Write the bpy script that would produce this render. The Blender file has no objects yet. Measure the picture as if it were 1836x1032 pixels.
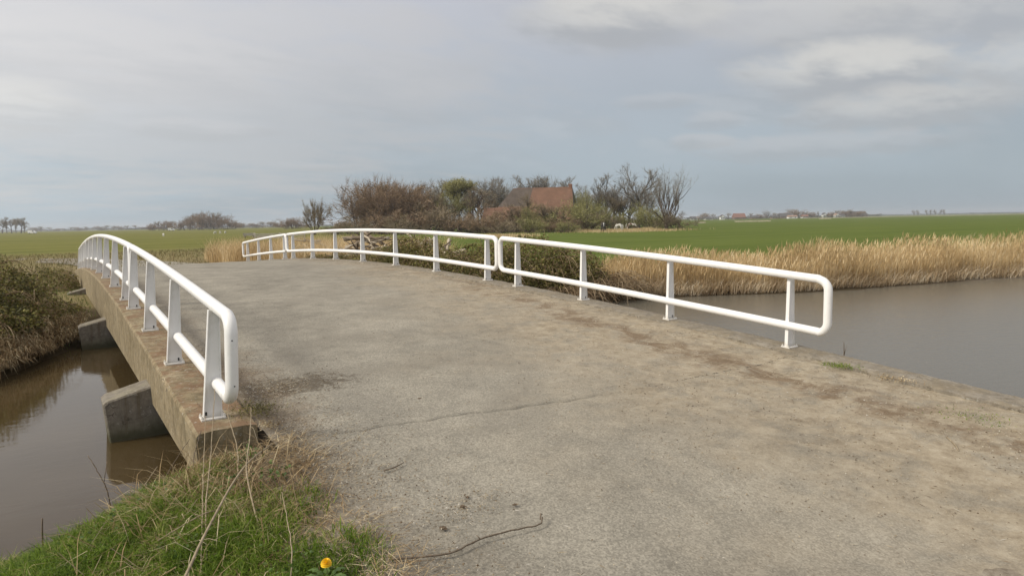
import bpy, math, random
import numpy as np
from mathutils import Vector, Matrix, noise as mnoise

rng = np.random.default_rng(7)
random.seed(7)
scene = bpy.context.scene
COL = scene.collection
EYE = 2.40                      # eye height above the water (water is z = 0)

# ------------------------------------------------------------------ camera
YAW, PITCH, ROLL = 0.59629, 0.0965, 0.01833
cam_d = bpy.data.cameras.new('camera')
cam_d.sensor_width = 36.0
cam_d.lens = 1220.0 / 1836.0 * 36.0
cam_d.clip_start = 0.05
cam_d.clip_end = 20000
cam = bpy.data.objects.new('camera', cam_d)
COL.objects.link(cam)
Rt = Vector((math.cos(YAW), -math.sin(YAW), 0))
Fh = Vector((math.sin(YAW), math.cos(YAW), 0))
Fw = Fh * math.cos(PITCH) - Vector((0, 0, 1)) * math.sin(PITCH)
Dn = -(Fh * math.sin(PITCH)) - Vector((0, 0, 1)) * math.cos(PITCH)
xi = Rt * math.cos(ROLL) - Dn * math.sin(ROLL) * -1.0
yi = Dn * math.cos(ROLL) - Rt * math.sin(ROLL)
M = Matrix((xi, -yi, -Fw)).transposed().to_4x4()
M.translation = Vector((0, 0, EYE))
cam.matrix_world = M
scene.camera = cam

# ------------------------------------------------------------------ light
SUN_EL = math.radians(38)
SUN_DIR = Vector((-0.93, 0.22, 0)).normalized() * math.cos(SUN_EL) + Vector((0, 0, math.sin(SUN_EL)))
sd = bpy.data.lights.new('sun', 'SUN')
sd.energy = 2.8
sd.angle = math.radians(14)
sd.color = (1.0, 0.935, 0.82)
sun = bpy.data.objects.new('sun', sd)
COL.objects.link(sun)
sun.rotation_euler = SUN_DIR.to_track_quat('Z', 'Y').to_euler()

world = bpy.data.worlds.new('World')
scene.world = world
world.use_nodes = True
wt = world.node_tree
wt.nodes.clear()


def N(tree, typ, **kw):
    n = tree.nodes.new(typ)
    for k, v in kw.items():
        setattr(n, k, v)
    return n


def math_node(tree, op, a, b=None, clamp=False):
    n = tree.nodes.new('ShaderNodeMath')
    n.operation = op
    n.use_clamp = clamp
    for i, x in enumerate((a, b)):
        if x is None:
            continue
        if isinstance(x, (int, float)):
            n.inputs[i].default_value = x
        else:
            tree.links.new(x, n.inputs[i])
    return n.outputs[0]


def maprange(tree, v, a, b, c=0.0, d=1.0, smooth=True):
    n = tree.nodes.new('ShaderNodeMapRange')
    if smooth:
        n.interpolation_type = 'SMOOTHSTEP'
    tree.links.new(v, n.inputs[0])
    for i, x in enumerate((a, b, c, d)):
        n.inputs[1 + i].default_value = x
    return n.outputs[0]


def mixc(tree, fac, a, b, blend='MIX'):
    n = tree.nodes.new('ShaderNodeMix')
    n.data_type = 'RGBA'
    n.blend_type = blend
    for sock, x in ((n.inputs[0], fac), (n.inputs[6], a), (n.inputs[7], b)):
        if isinstance(x, (int, float)):
            sock.default_value = x
        elif isinstance(x, tuple):
            sock.default_value = x if len(x) == 4 else (*x, 1)
        else:
            tree.links.new(x, sock)
    return n.outputs[2]


def sky_dir(px, py):
    a = (px - 918) / 1220.0
    b = (516 - py) / 1220.0
    return (xi * a - yi * b + Fw).normalized()


CG, CW, CM = (0.415, 0.425, 0.44), (0.67, 0.655, 0.62), (0.54, 0.54, 0.55)
# photo-measured directions and angular sizes of the clouds that stand out
CLOUDS = [(250, 150, 620, 190, 0.75, (0.475, 0.485, 0.50), (0.535, 0.53, 0.535)), (1100, 38, 190, 55, 0.85, CG, CW), (1430, 25, 190, 42, 0.6, CM, CW), (1680, 30, 300, 55, 0.75, CG, (0.57, 0.565, 0.55)),
          (1520, 130, 170, 52, 0.85, CG, CW), (1620, 195, 190, 34, 0.75, CG, (0.60, 0.59, 0.57)), (1255, 256, 60, 14, 0.5, CG, CM),
          (1480, 262, 220, 22, 0.45, (0.40, 0.41, 0.43), CM), (1180, 182, 70, 14, 0.35, CG, CM), (370, 232, 110, 18, 0.4, (0.42, 0.43, 0.44), CM),
          (560, 300, 70, 10, 0.3, (0.40, 0.42, 0.43), CM), (240, 120, 260, 70, 0.35, (0.50, 0.49, 0.49), (0.58, 0.57, 0.565)),
          (1290, 215, 60, 16, 0.4, (0.40, 0.41, 0.43), CM), (2150, 90, 260, 60, 0.6, CG, CW), (-350, 160, 300, 60, 0.5, (0.46, 0.46, 0.46), CW)]


def build_world():
    t = wt
    L = t.links.new
    tc = N(t, 'ShaderNodeTexCoord')
    sky = N(t, 'ShaderNodeTexSky')
    sky.sky_type = 'NISHITA'
    sky.sun_disc = False
    sky.sun_elevation = SUN_EL
    sky.sun_rotation = math.atan2(SUN_DIR.x, SUN_DIR.y)
    sky.dust_density = 2.0
    sep = N(t, 'ShaderNodeSeparateXYZ')
    L(tc.outputs['Generated'], sep.inputs[0])
    z = sep.outputs[2]
    zc = math_node(t, 'MAXIMUM', z, 0.0)
    zz = math_node(t, 'ADD', zc, 0.16)
    px = math_node(t, 'DIVIDE', sep.outputs[0], zz)
    py = math_node(t, 'DIVIDE', sep.outputs[1], zz)
    comb = N(t, 'ShaderNodeCombineXYZ')
    L(px, comb.inputs[0]); L(py, comb.inputs[1])

    def cloud(scale, det, rough, off, dist=0.4):
        mp = N(t, 'ShaderNodeMapping')
        mp.inputs['Location'].default_value = off
        mp.inputs['Rotation'].default_value = (0, 0, 0.6)
        mp.inputs['Scale'].default_value = (0.75, 1.25, 1)
        L(comb.outputs[0], mp.inputs[0])
        n = N(t, 'ShaderNodeTexNoise')
        n.inputs['Scale'].default_value = scale
        n.inputs['Detail'].default_value = det
        n.inputs['Roughness'].default_value = rough
        n.inputs['Distortion'].default_value = dist
        L(mp.outputs[0], n.inputs['Vector'])
        return n.outputs[0]
    big = cloud(0.55, 3, 0.45, (3.1, 1.7, 0))
    mid = cloud(1.4, 7, 0.55, (0.4, 5.2, 0), 0.2)
    mid2 = cloud(1.4, 7, 0.55, (0.4 + SUN_DIR.x * 0.16, 5.2 + SUN_DIR.y * 0.16, 0), 0.2)
    # cloud base tones (linear radiance), higher sky a little warmer and lighter
    hi = maprange(t, z, 0.0, 0.42)
    base = mixc(t, hi, (0.362, 0.428, 0.478), (0.498, 0.500, 0.548))
    tone = maprange(t, big, 0.34, 0.66, 0.94, 1.06)
    base = mixc(t, 1.0, base, tone, 'MULTIPLY')
    # cumulus layer: lit rims and grey bases
    cov = maprange(t, mid, 0.47, 0.62)
    rim = maprange(t, math_node(t, 'SUBTRACT', mid, mid2), -0.05, 0.09, 0.84, 1.26)
    cl = mixc(t, 1.0, (0.465, 0.46, 0.455), rim, 'MULTIPLY')
    fade = maprange(t, z, 0.03, 0.16)
    base = mixc(t, math_node(t, 'MULTIPLY', math_node(t, 'MULTIPLY', cov, fade), 0.22), base, cl)
    # separate low cumulus: cream tops, grey bases
    az = math_node(t, 'ARCTAN2', sep.outputs[0], sep.outputs[1])
    wob = math_node(t, 'SUBTRACT', mid, 0.5)
    fine = math_node(t, 'SUBTRACT', cloud(4.2, 6, 0.6, (2.0, 0.3, 0), 0.1), 0.5)
    wv = math_node(t, 'ADD', math_node(t, 'MULTIPLY', wob, 2.6), math_node(t, 'MULTIPLY', fine, 2.0))
    for (cx_, cy_, rx_, ry_, amt, lo_, hi_) in CLOUDS:
        d0 = sky_dir(cx_, cy_)
        a0 = math.atan2(d0.x, d0.y)
        ra, rz = rx_ / 1220.0, ry_ / 1220.0
        u = math_node(t, 'MULTIPLY', math_node(t, 'SUBTRACT', az, a0), 1 / ra)
        w = math_node(t, 'MULTIPLY', math_node(t, 'SUBTRACT', z, d0.z), 1 / rz)
        q = math_node(t, 'ADD', math_node(t, 'MULTIPLY', u, u), math_node(t, 'MULTIPLY', w, w))
        q = math_node(t, 'ADD', q, wv)
        mk = maprange(t, q, 0.15, 1.35, amt, 0.0)
        gr = maprange(t, math_node(t, 'ADD', w, math_node(t, 'MULTIPLY', fine, 2.2)), -0.5, 0.55)
        base = mixc(t, mk, base, mixc(t, gr, lo_, hi_))
    # the deck of cloud is brighter around the hidden sun and overhead
    dot = N(t, 'ShaderNodeVectorMath', operation='DOT_PRODUCT')
    L(tc.outputs['Generated'], dot.inputs[0])
    dot.inputs[1].default_value = SUN_DIR
    glow = maprange(t, dot.outputs['Value'], -0.25, 1.0, 1.0, 1.75)
    base = mixc(t, 1.0, base, glow, 'MULTIPLY')
    base = mixc(t, maprange(t, dot.outputs['Value'], 0.0, 0.9, 0.0, 1.0), base, mixc(t, 1.0, base, (1.03, 0.99, 0.93), 'MULTIPLY'))
    zen = maprange(t, z, 0.38, 1.0)
    base = mixc(t, zen, base, mixc(t, 1.0, base, (1.42, 1.38, 1.25), 'MULTIPLY'))
    ten = mixc(t, 1.0, base, (10, 10, 10, 1), 'MULTIPLY')
    out = mixc(t, 0.92, sky.outputs[0], ten)
    bg = N(t, 'ShaderNodeBackground')
    bg.inputs[1].default_value = 0.1
    L(out, bg.inputs[0])
    wo = N(t, 'ShaderNodeOutputWorld')
    L(bg.outputs[0], wo.inputs[0])


build_world()
vs = scene.view_settings
vs.view_transform = 'Standard'
vs.look = 'None'
vs.exposure = 0.07
vs.gamma = 1.0
vs.use_curve_mapping = False

# ------------------------------------------------------------------ helpers


def lerp(a, b, t):
    return a + (b - a) * t


def sstep(a, b, x):
    t = np.clip((x - a) / (b - a), 0, 1)
    return t * t * (3 - 2 * t)


def spot(px, d):
    """ground position in metres seen in the direction of photo column px at distance d"""
    X = (px - 918) / 1220.0 * d
    return (X * math.cos(YAW) + d * math.sin(YAW), -X * math.sin(YAW) + d * math.cos(YAW))


def tag(o, label=None, cat=None, group=None, kind=None):
    if label: o['label'] = label
    if cat: o['category'] = cat
    if group: o['group'] = group
    if kind: o['kind'] = kind
    return o


def new_mesh(name, V, F, mats, smooth=False, midx=None):
    me = bpy.data.meshes.new(name)
    V = np.asarray(V, dtype=np.float32).reshape(-1, 3)
    if isinstance(F, np.ndarray):
        F = [F]
    elif len(F) and not isinstance(F[0], np.ndarray):
        me.from_pydata(V.tolist(), [], [tuple(f) for f in F])
        F = None
    if F is not None:
        me.vertices.add(len(V))
        me.vertices.foreach_set('co', V.ravel())
        tot = [np.full(len(f), f.shape[1], dtype=np.int32) for f in F]
        tot = np.concatenate(tot)
        loops = np.concatenate([f.ravel() for f in F]).astype(np.int32)
        me.loops.add(len(loops))
        me.loops.foreach_set('vertex_index', loops)
        me.polygons.add(len(tot))
        st = np.concatenate([[0], np.cumsum(tot)[:-1]]).astype(np.int32)
        me.polygons.foreach_set('loop_start', st)
        try:
            me.polygons.foreach_set('loop_total', tot)
        except Exception:
            pass
    me.update(calc_edges=True)
    me.validate()
    for m in (mats if isinstance(mats, (list, tuple)) else [mats]):
        me.materials.append(m)
    if midx is not None:
        me.polygons.foreach_set('material_index', np.asarray(midx, dtype=np.int32))
    me.polygons.foreach_set('use_smooth', np.full(len(me.polygons), bool(smooth)))
    return me


def link(name, me, parent=None, loc=(0, 0, 0)):
    o = bpy.data.objects.new(name, me)
    COL.objects.link(o)
    o.location = loc
    if parent is not None:
        o.parent = parent
    return o


def empty(name, loc=(0, 0, 0), rz=0):
    o = bpy.data.objects.new(name, None)
    COL.objects.link(o)
    o.location = loc
    o.rotation_euler = (0, 0, rz)
    o.empty_display_size = 0.2
    return o


class MB:
    def __init__(s):
        s.v = []
        s.f = []

    def add(s, V, F):
        b = len(s.v)
        s.v.extend([tuple(p) for p in V])
        s.f.extend([tuple(i + b for i in f) for f in F])

    def box(s, x0, x1, y0, y1, z0, z1, bev=0.0):
        if bev <= 0:
            V = [(x, y, z) for z in (z0, z1) for (x, y) in ((x0, y0), (x1, y0), (x1, y1), (x0, y1))]
            s.add(V, [(0, 3, 2, 1), (4, 5, 6, 7), (0, 1, 5, 4), (1, 2, 6, 5), (2, 3, 7, 6), (3, 0, 4, 7)])
            return
        b = bev
        rings = []
        for z, i in ((z0, b), (z0 + b, 0), (z1 - b, 0), (z1, b)):
            c = b
            rings.append([(x0 + i + c, y0 + i, z), (x1 - i - c, y0 + i, z), (x1 - i, y0 + i + c, z), (x1 - i, y1 - i - c, z),
                          (x1 - i - c, y1 - i, z), (x0 + i + c, y1 - i, z), (x0 + i, y1 - i - c, z), (x0 + i, y0 + i + c, z)])
        V = [p for r in rings for p in r]
        F = [tuple(range(7, -1, -1)), tuple(range(24, 32))]
        for k in range(3):
            for j in range(8):
                F.append((k * 8 + j, k * 8 + (j + 1) % 8, (k + 1) * 8 + (j + 1) % 8, (k + 1) * 8 + j))
        s.add(V, F)

    def tube(s, pts, rad, n=8, closed=False, caps=True):
        P = [Vector(p) for p in pts]
        m = len(P)
        R = rad if isinstance(rad, (list, tuple)) else [rad] * m
        T = []
        for i in range(m):
            a = P[(i - 1) % m] if (closed or i > 0) else P[i]
            b = P[(i + 1) % m] if (closed or i < m - 1) else P[i]
            d = (b - a)
            T.append(d.normalized() if d.length > 1e-9 else Vector((0, 0, 1)))
        up = Vector((0, 0, 1)) if abs(T[0].z) < 0.9 else Vector((1, 0, 0))
        nrm = T[0].cross(up).normalized()
        V = []
        for i in range(m):
            nrm = (nrm - T[i] * nrm.dot(T[i]))
            nrm = nrm.normalized() if nrm.length > 1e-6 else T[i].orthogonal().normalized()
            bi = T[i].cross(nrm)
            for k in range(n):
                a = 2 * math.pi * k / n
                V.append(P[i] + (nrm * math.cos(a) + bi * math.sin(a)) * R[i])
        F = []
        for i in range(m if closed else m - 1):
            j = (i + 1) % m
            for k in range(n):
                F.append((i * n + k, i * n + (k + 1) % n, j * n + (k + 1) % n, j * n + k))
        if not closed and caps:
            F.append(tuple(range(n - 1, -1, -1)))
            F.append(tuple((m - 1) * n + k for k in range(n)))
        s.add(V, F)

    def prism(s, prof, a0, a1, axis='y'):
        """extrude a closed 2-D profile; axis y: profile (x,z); axis x: profile (y,z)"""
        n = len(prof)
        def pt(p, a):
            return (p[0], a, p[1]) if axis == 'y' else ((a, p[0], p[1]) if axis == 'x' else (p[0], p[1], a))
        V = [pt(p, a0) for p in prof] + [pt(p, a1) for p in prof]
        F = [tuple(range(n)), tuple(range(2 * n - 1, n - 1, -1))]
        for i in range(n):
            j = (i + 1) % n
            F.append((i, i + n, j + n, j))
        s.add(V, F)

    def mesh(s, name, mat, smooth=False):
        me = new_mesh(name, s.v, s.f, mat, smooth)
        import bmesh
        bm = bmesh.new()
        bm.from_mesh(me)
        bmesh.ops.recalc_face_normals(bm, faces=bm.faces)
        bm.to_mesh(me)
        bm.free()
        return me


def copy_tree(o, parent=None):
    c = o.copy()
    COL.objects.link(c)
    if parent is not None:
        c.parent = parent
    for ch in list(o.children):
        copy_tree(ch, c)
    return c


# ------------------------------------------------------------------ materials
def mat_new(name):
    m = bpy.data.materials.new(name)
    m.use_nodes = True
    t = m.node_tree
    bs = t.nodes['Principled BSDF']
    return m, t, bs


def noise_tex(t, scale, det=4, rough=0.55, vec=None, dist=0.0):
    n = N(t, 'ShaderNodeTexNoise')
    n.inputs['Scale'].default_value = scale
    n.inputs['Detail'].default_value = det
    n.inputs['Roughness'].default_value = rough
    n.inputs['Distortion'].default_value = dist
    if vec is not None:
        t.links.new(vec, n.inputs['Vector'])
    return n.outputs[0]


def ramp(t, fac, stops):
    r = N(t, 'ShaderNodeValToRGB')
    e = r.color_ramp.elements
    while len(e) < len(stops):
        e.new(0.5)
    for i, (p, c) in enumerate(stops):
        e[i].position = p
        e[i].color = (*c, 1)
    t.links.new(fac, r.inputs[0])
    return r.outputs[0]


def bump(t, bs, h, strength, dist):
    b = N(t, 'ShaderNodeBump')
    b.inputs['Strength'].default_value = strength
    b.inputs['Distance'].default_value = dist
    t.links.new(h, b.inputs['Height'])
    t.links.new(b.outputs[0], bs.inputs['Normal'])


def objvec(t):
    return N(t, 'ShaderNodeTexCoord').outputs['Object']


def m_island(name, stops, rough=0.8, spec=0.2, trans=0.0, world_noise=None):
    """colour differs from blade to blade / leaf to leaf"""
    m, t, bs = mat_new(name)
    g = N(t, 'ShaderNodeNewGeometry')
    f = g.outputs['Random Per Island']
    if world_noise:
        nz = noise_tex(t, world_noise, 3, 0.5, g.outputs['Position'])
        nz = maprange(t, nz, 0.3, 0.7, -0.35, 0.35, False)
        f = math_node(t, 'ADD', f, nz, True)
    c = ramp(t, f, stops)
    t.links.new(c, bs.inputs['Base Color'])
    bs.inputs['Roughness'].default_value = rough
    bs.inputs['Specular IOR Level'].default_value = spec
    if trans > 0:
        tr = N(t, 'ShaderNodeBsdfTranslucent')
        t.links.new(c, tr.inputs[0])
        mx = N(t, 'ShaderNodeMixShader')
        mx.inputs[0].default_value = trans
        t.links.new(bs.outputs[0], mx.inputs[1])
        t.links.new(tr.outputs[0], mx.inputs[2])
        t.links.new(mx.outputs[0], t.nodes['Material Output'].inputs[0])
    return m


def m_simple(name, stops, scale=3, rough=0.8, bs_str=0.0, bs_dist=0.01, bscale=None, det=5, spec=0.3, metallic=0):
    m, t, bs = mat_new(name)
    v = objvec(t)
    nz = noise_tex(t, scale, det, 0.6, v)
    t.links.new(ramp(t, nz, stops), bs.inputs['Base Color'])
    bs.inputs['Roughness'].default_value = rough
    bs.inputs['Specular IOR Level'].default_value = spec
    bs.inputs['Metallic'].default_value = metallic
    if bs_str:
        bump(t, bs, noise_tex(t, bscale or scale * 4, 6, 0.65, v), bs_str, bs_dist)
    return m


def mat_road():
    m, t, bs = mat_new('worn_asphalt')
    v = objvec(t)
    sep = N(t, 'ShaderNodeSeparateXYZ')
    t.links.new(v, sep.inputs[0])
    x, y = sep.outputs[0], sep.outputs[1]
    big = noise_tex(t, 0.55, 5, 0.6, v, 0.6)
    mid = noise_tex(t, 3.2, 6, 0.65, v, 0.3)
    fine = noise_tex(t, 70, 3, 0.7, v)
    med = noise_tex(t, 17, 5, 0.7, v)
    # bare asphalt, worn and dusty
    base = ramp(t, math_node(t, 'ADD', math_node(t, 'MULTIPLY', big, 0.55), math_node(t, 'MULTIPLY', mid, 0.45)),
                [(0.34, (0.184, 0.169, 0.138)), (0.47, (0.244, 0.225, 0.184)), (0.62, (0.308, 0.283, 0.231))])
    # stone chips
    vo = N(t, 'ShaderNodeTexVoronoi')
    vo.inputs['Scale'].default_value = 85
    t.links.new(v, vo.inputs['Vector'])
    bw = N(t, 'ShaderNodeRGBToBW')
    t.links.new(vo.outputs['Color'], bw.inputs[0])
    chip = maprange(t, bw.outputs[0], 0.2, 0.85, 0.62, 1.38, False)
    base = mixc(t, 0.58, base, mixc(t, 1.0, base, chip, 'MULTIPLY'))
    patchy = maprange(t, noise_tex(t, 1.3, 4, 0.6, v), 0.50, 0.62)
    pale = math_node(t, 'MULTIPLY', maprange(t, fine, 0.60, 0.72), patchy)
    base = mixc(t, math_node(t, 'MULTIPLY', pale, 0.55), base, (0.47, 0.45, 0.41))
    grit = maprange(t, noise_tex(t, 38, 5, 0.8, v), 0.35, 0.65, 0.90, 1.10, False)
    base = mixc(t, 1.0, base, grit, 'MULTIPLY')
    # darker bare asphalt lanes where the sand is blown off
    lane = math_node(t, 'MULTIPLY', maprange(t, noise_tex(t, 0.42, 4, 0.55, v, 1.0), 0.50, 0.66), 0.38)
    base = mixc(t, lane, base, (0.190, 0.172, 0.140))
    # fine blown sand, thicker towards the right-hand side
    wob = math_node(t, 'MULTIPLY', math_node(t, 'SUBTRACT', noise_tex(t, 0.7, 5, 0.6, v), 0.5), 4.2)
    xs = math_node(t, 'ADD', x, wob)
    xs = math_node(t, 'SUBTRACT', xs, math_node(t, 'MULTIPLY', y, 0.20))
    sandm = maprange(t, xs, 1.7, 5.4)
    sandm = math_node(t, 'MULTIPLY', sandm, maprange(t, mid, 0.33, 0.56, 0.45, 1.0))
    sand = ramp(t, noise_tex(t, 5, 9, 0.85, v), [(0.36, (0.205, 0.160, 0.105)), (0.5, (0.325, 0.270, 0.190)), (0.64, (0.43, 0.37, 0.275))])
    base = mixc(t, math_node(t, 'MULTIPLY', sandm, 0.88), base, sand)
    # brown earth tracked along the edge
    wob2 = math_node(t, 'MULTIPLY', math_node(t, 'SUBTRACT', noise_tex(t, 1.6, 6, 0.65, v), 0.5), 1.5)
    xe = math_node(t, 'ADD', x, wob2)
    xe = math_node(t, 'SUBTRACT', xe, math_node(t, 'MULTIPLY', maprange(t, y, 5.0, 14.0), 0.75))
    e1 = math_node(t, 'MULTIPLY', maprange(t, xe, 6.15, 6.5), maprange(t, xe, 6.65, 7.1, 1.0, 0.0))
    brk = maprange(t, noise_tex(t, 2.3, 6, 0.7, v, 0.5), 0.42, 0.58)
    e1 = math_node(t, 'MULTIPLY', e1, brk)
    soil = ramp(t, med, [(0.3, (0.10, 0.066, 0.038)), (0.7, (0.20, 0.138, 0.085))])
    base = mixc(t, math_node(t, 'MULTIPLY', e1, math_node(t, 'MULTIPLY', maprange(t, y, 5.0, 20.0, 1.0, 0.35), 0.78)), base, soil)
    # earth against the left kerb
    wob3 = math_node(t, 'MULTIPLY', math_node(t, 'SUBTRACT', noise_tex(t, 2.2, 6, 0.7, v), 0.5), 1.5)
    xl = math_node(t, 'ADD', x, wob3)
    e2 = maprange(t, xl, 1.45, 2.0, 1.0, 0.0)
    e2 = math_node(t, 'MULTIPLY', e2, math_node(t, 'MULTIPLY', maprange(t, y, 7.5, 9.5, 1.0, 0.35), maprange(t, y, 5.2, 6.2, 0.25, 1.0)))
    base = mixc(t, math_node(t, 'MULTIPLY', e2, 0.6), base, soil)
    # the patch of leaf litter just past the first left rail
    dx = math_node(t, 'DIVIDE', math_node(t, 'SUBTRACT', x, 1.95), 0.62)
    dy = math_node(t, 'DIVIDE', math_node(t, 'SUBTRACT', y, 6.85), 0.34)
    rr = math_node(t, 'ADD', math_node(t, 'MULTIPLY', dx, dx), math_node(t, 'MULTIPLY', dy, dy))
    rr = math_node(t, 'ADD', rr, math_node(t, 'MULTIPLY', math_node(t, 'SUBTRACT', noise_tex(t, 9, 7, 0.85, v, 0.6), 0.5), 7.0))
    pm = maprange(t, rr, 0.2, 1.1, 0.72, 0.0)
    base = mixc(t, pm, base, (0.085, 0.066, 0.045))
    # small dark flecks (leaf crumbs, wet spots)
    fl = maprange(t, noise_tex(t, 26, 4, 0.8, v), 0.66, 0.70)
    base = mixc(t, math_node(t, 'MULTIPLY', fl, 0.5), base, (0.12, 0.095, 0.07))
    t.links.new(base, bs.inputs['Base Color'])
    bs.inputs['Roughness'].default_value = 0.93
    bs.inputs['Specular IOR Level'].default_value = 0.15
    hh = math_node(t, 'ADD', math_node(t, 'MULTIPLY', fine, 0.45), math_node(t, 'MULTIPLY', med, 0.9))
    hh = math_node(t, 'ADD', hh, math_node(t, 'MULTIPLY', bw.outputs[0], 0.25))
    bump(t, bs, hh, 0.38, 0.012)
    return m


def mat_concrete(name, c0, c1, c2, moss=None, stain=None):
    m, t, bs = mat_new(name)
    v = objvec(t)
    g = N(t, 'ShaderNodeNewGeometry')
    nz = noise_tex(t, 2.0, 7, 0.7, v, 0.3)
    med = noise_tex(t, 14, 6, 0.7, v)
    fine = noise_tex(t, 75, 4, 0.7, v)
    base = ramp(t, math_node(t, 'ADD', math_node(t, 'MULTIPLY', nz, 0.5), math_node(t, 'MULTIPLY', med, 0.5)),
                [(0.34, c0), (0.5, c1), (0.66, c2)])
    # vertical streaks on the faces
    mp = N(t, 'ShaderNodeMapping')
    mp.inputs['Scale'].default_value = (5, 5, 0.35)
    t.links.new(v, mp.inputs[0])
    st = noise_tex(t, 2.5, 5, 0.65, mp.outputs[0])
    base = mixc(t, math_node(t, 'MULTIPLY', maprange(t, st, 0.52, 0.66), 0.55), base, stain or (0.12, 0.095, 0.06))
    if moss:
        sp = N(t, 'ShaderNodeSeparateXYZ')
        t.links.new(g.outputs['Normal'], sp.inputs[0])
        up = maprange(t, sp.outputs[2], 0.5, 0.95)
        mk = math_node(t, 'MULTIPLY', up, maprange(t, noise_tex(t, 3.4, 6, 0.7, v), 0.40, 0.60))
        base = mixc(t, math_node(t, 'MULTIPLY', mk, 0.8), base, moss)
    blot = maprange(t, noise_tex(t, 5.5, 6, 0.75, v, 0.5), 0.38, 0.64, 0.84, 1.12)
    base = mixc(t, 1.0, base, blot, 'MULTIPLY')
    ln = maprange(t, noise_tex(t, 24, 3, 0.6, v), 0.62, 0.67)
    base = mixc(t, math_node(t, 'MULTIPLY', ln, 0.45), base, (0.42, 0.41, 0.37))
    dk = maprange(t, noise_tex(t, 31, 3, 0.7, v, 0.4), 0.64, 0.70)
    base = mixc(t, math_node(t, 'MULTIPLY', dk, 0.5), base, (0.06, 0.05, 0.04))
    # tide line and algae above the water
    pz = N(t, 'ShaderNodeSeparateXYZ')
    t.links.new(g.outputs['Position'], pz.inputs[0])
    wz = math_node(t, 'ADD', pz.outputs[2], math_node(t, 'MULTIPLY', math_node(t, 'SUBTRACT', st, 0.5), 0.16))
    base = mixc(t, maprange(t, wz, 0.05, 0.15, 0.75, 0.0), base, (0.035, 0.032, 0.020))
    base = mixc(t, math_node(t, 'MULTIPLY', maprange(t, wz, 0.10, 0.30, 0.45, 0.0), 1.0), base, (0.10, 0.10, 0.05))
    # hairline cracks
    cv = N(t, 'ShaderNodeTexVoronoi', feature='DISTANCE_TO_EDGE')
    cv.inputs['Scale'].default_value = 2.3
    cvv = N(t, 'ShaderNodeVectorMath', operation='ADD')
    t.links.new(v, cvv.inputs[0])
    cn_ = N(t, 'ShaderNodeTexNoise'); cn_.inputs['Scale'].default_value = 5
    t.links.new(v, cn_.inputs['Vector'])
    cs_ = N(t, 'ShaderNodeVectorMath', operation='SCALE'); cs_.inputs['Scale'].default_value = 0.35
    t.links.new(cn_.outputs['Color'], cs_.inputs[0]); t.links.new(cs_.outputs[0], cvv.inputs[1])
    t.links.new(cvv.outputs[0], cv.inputs['Vector'])
    ck = math_node(t, 'MULTIPLY', maprange(t, cv.outputs['Distance'], 0.0, 0.012, 0.75, 0.0), maprange(t, nz, 0.50, 0.58))
    base = mixc(t, ck, base, (0.04, 0.033, 0.025))
    t.links.new(base, bs.inputs['Base Color'])
    bs.inputs['Roughness'].default_value = 0.92
    bs.inputs['Specular IOR Level'].default_value = 0.2
    bump(t, bs, math_node(t, 'ADD', math_node(t, 'MULTIPLY', med, 1.0), math_node(t, 'MULTIPLY', fine, 0.4)), 0.7, 0.015)
    return m


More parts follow.
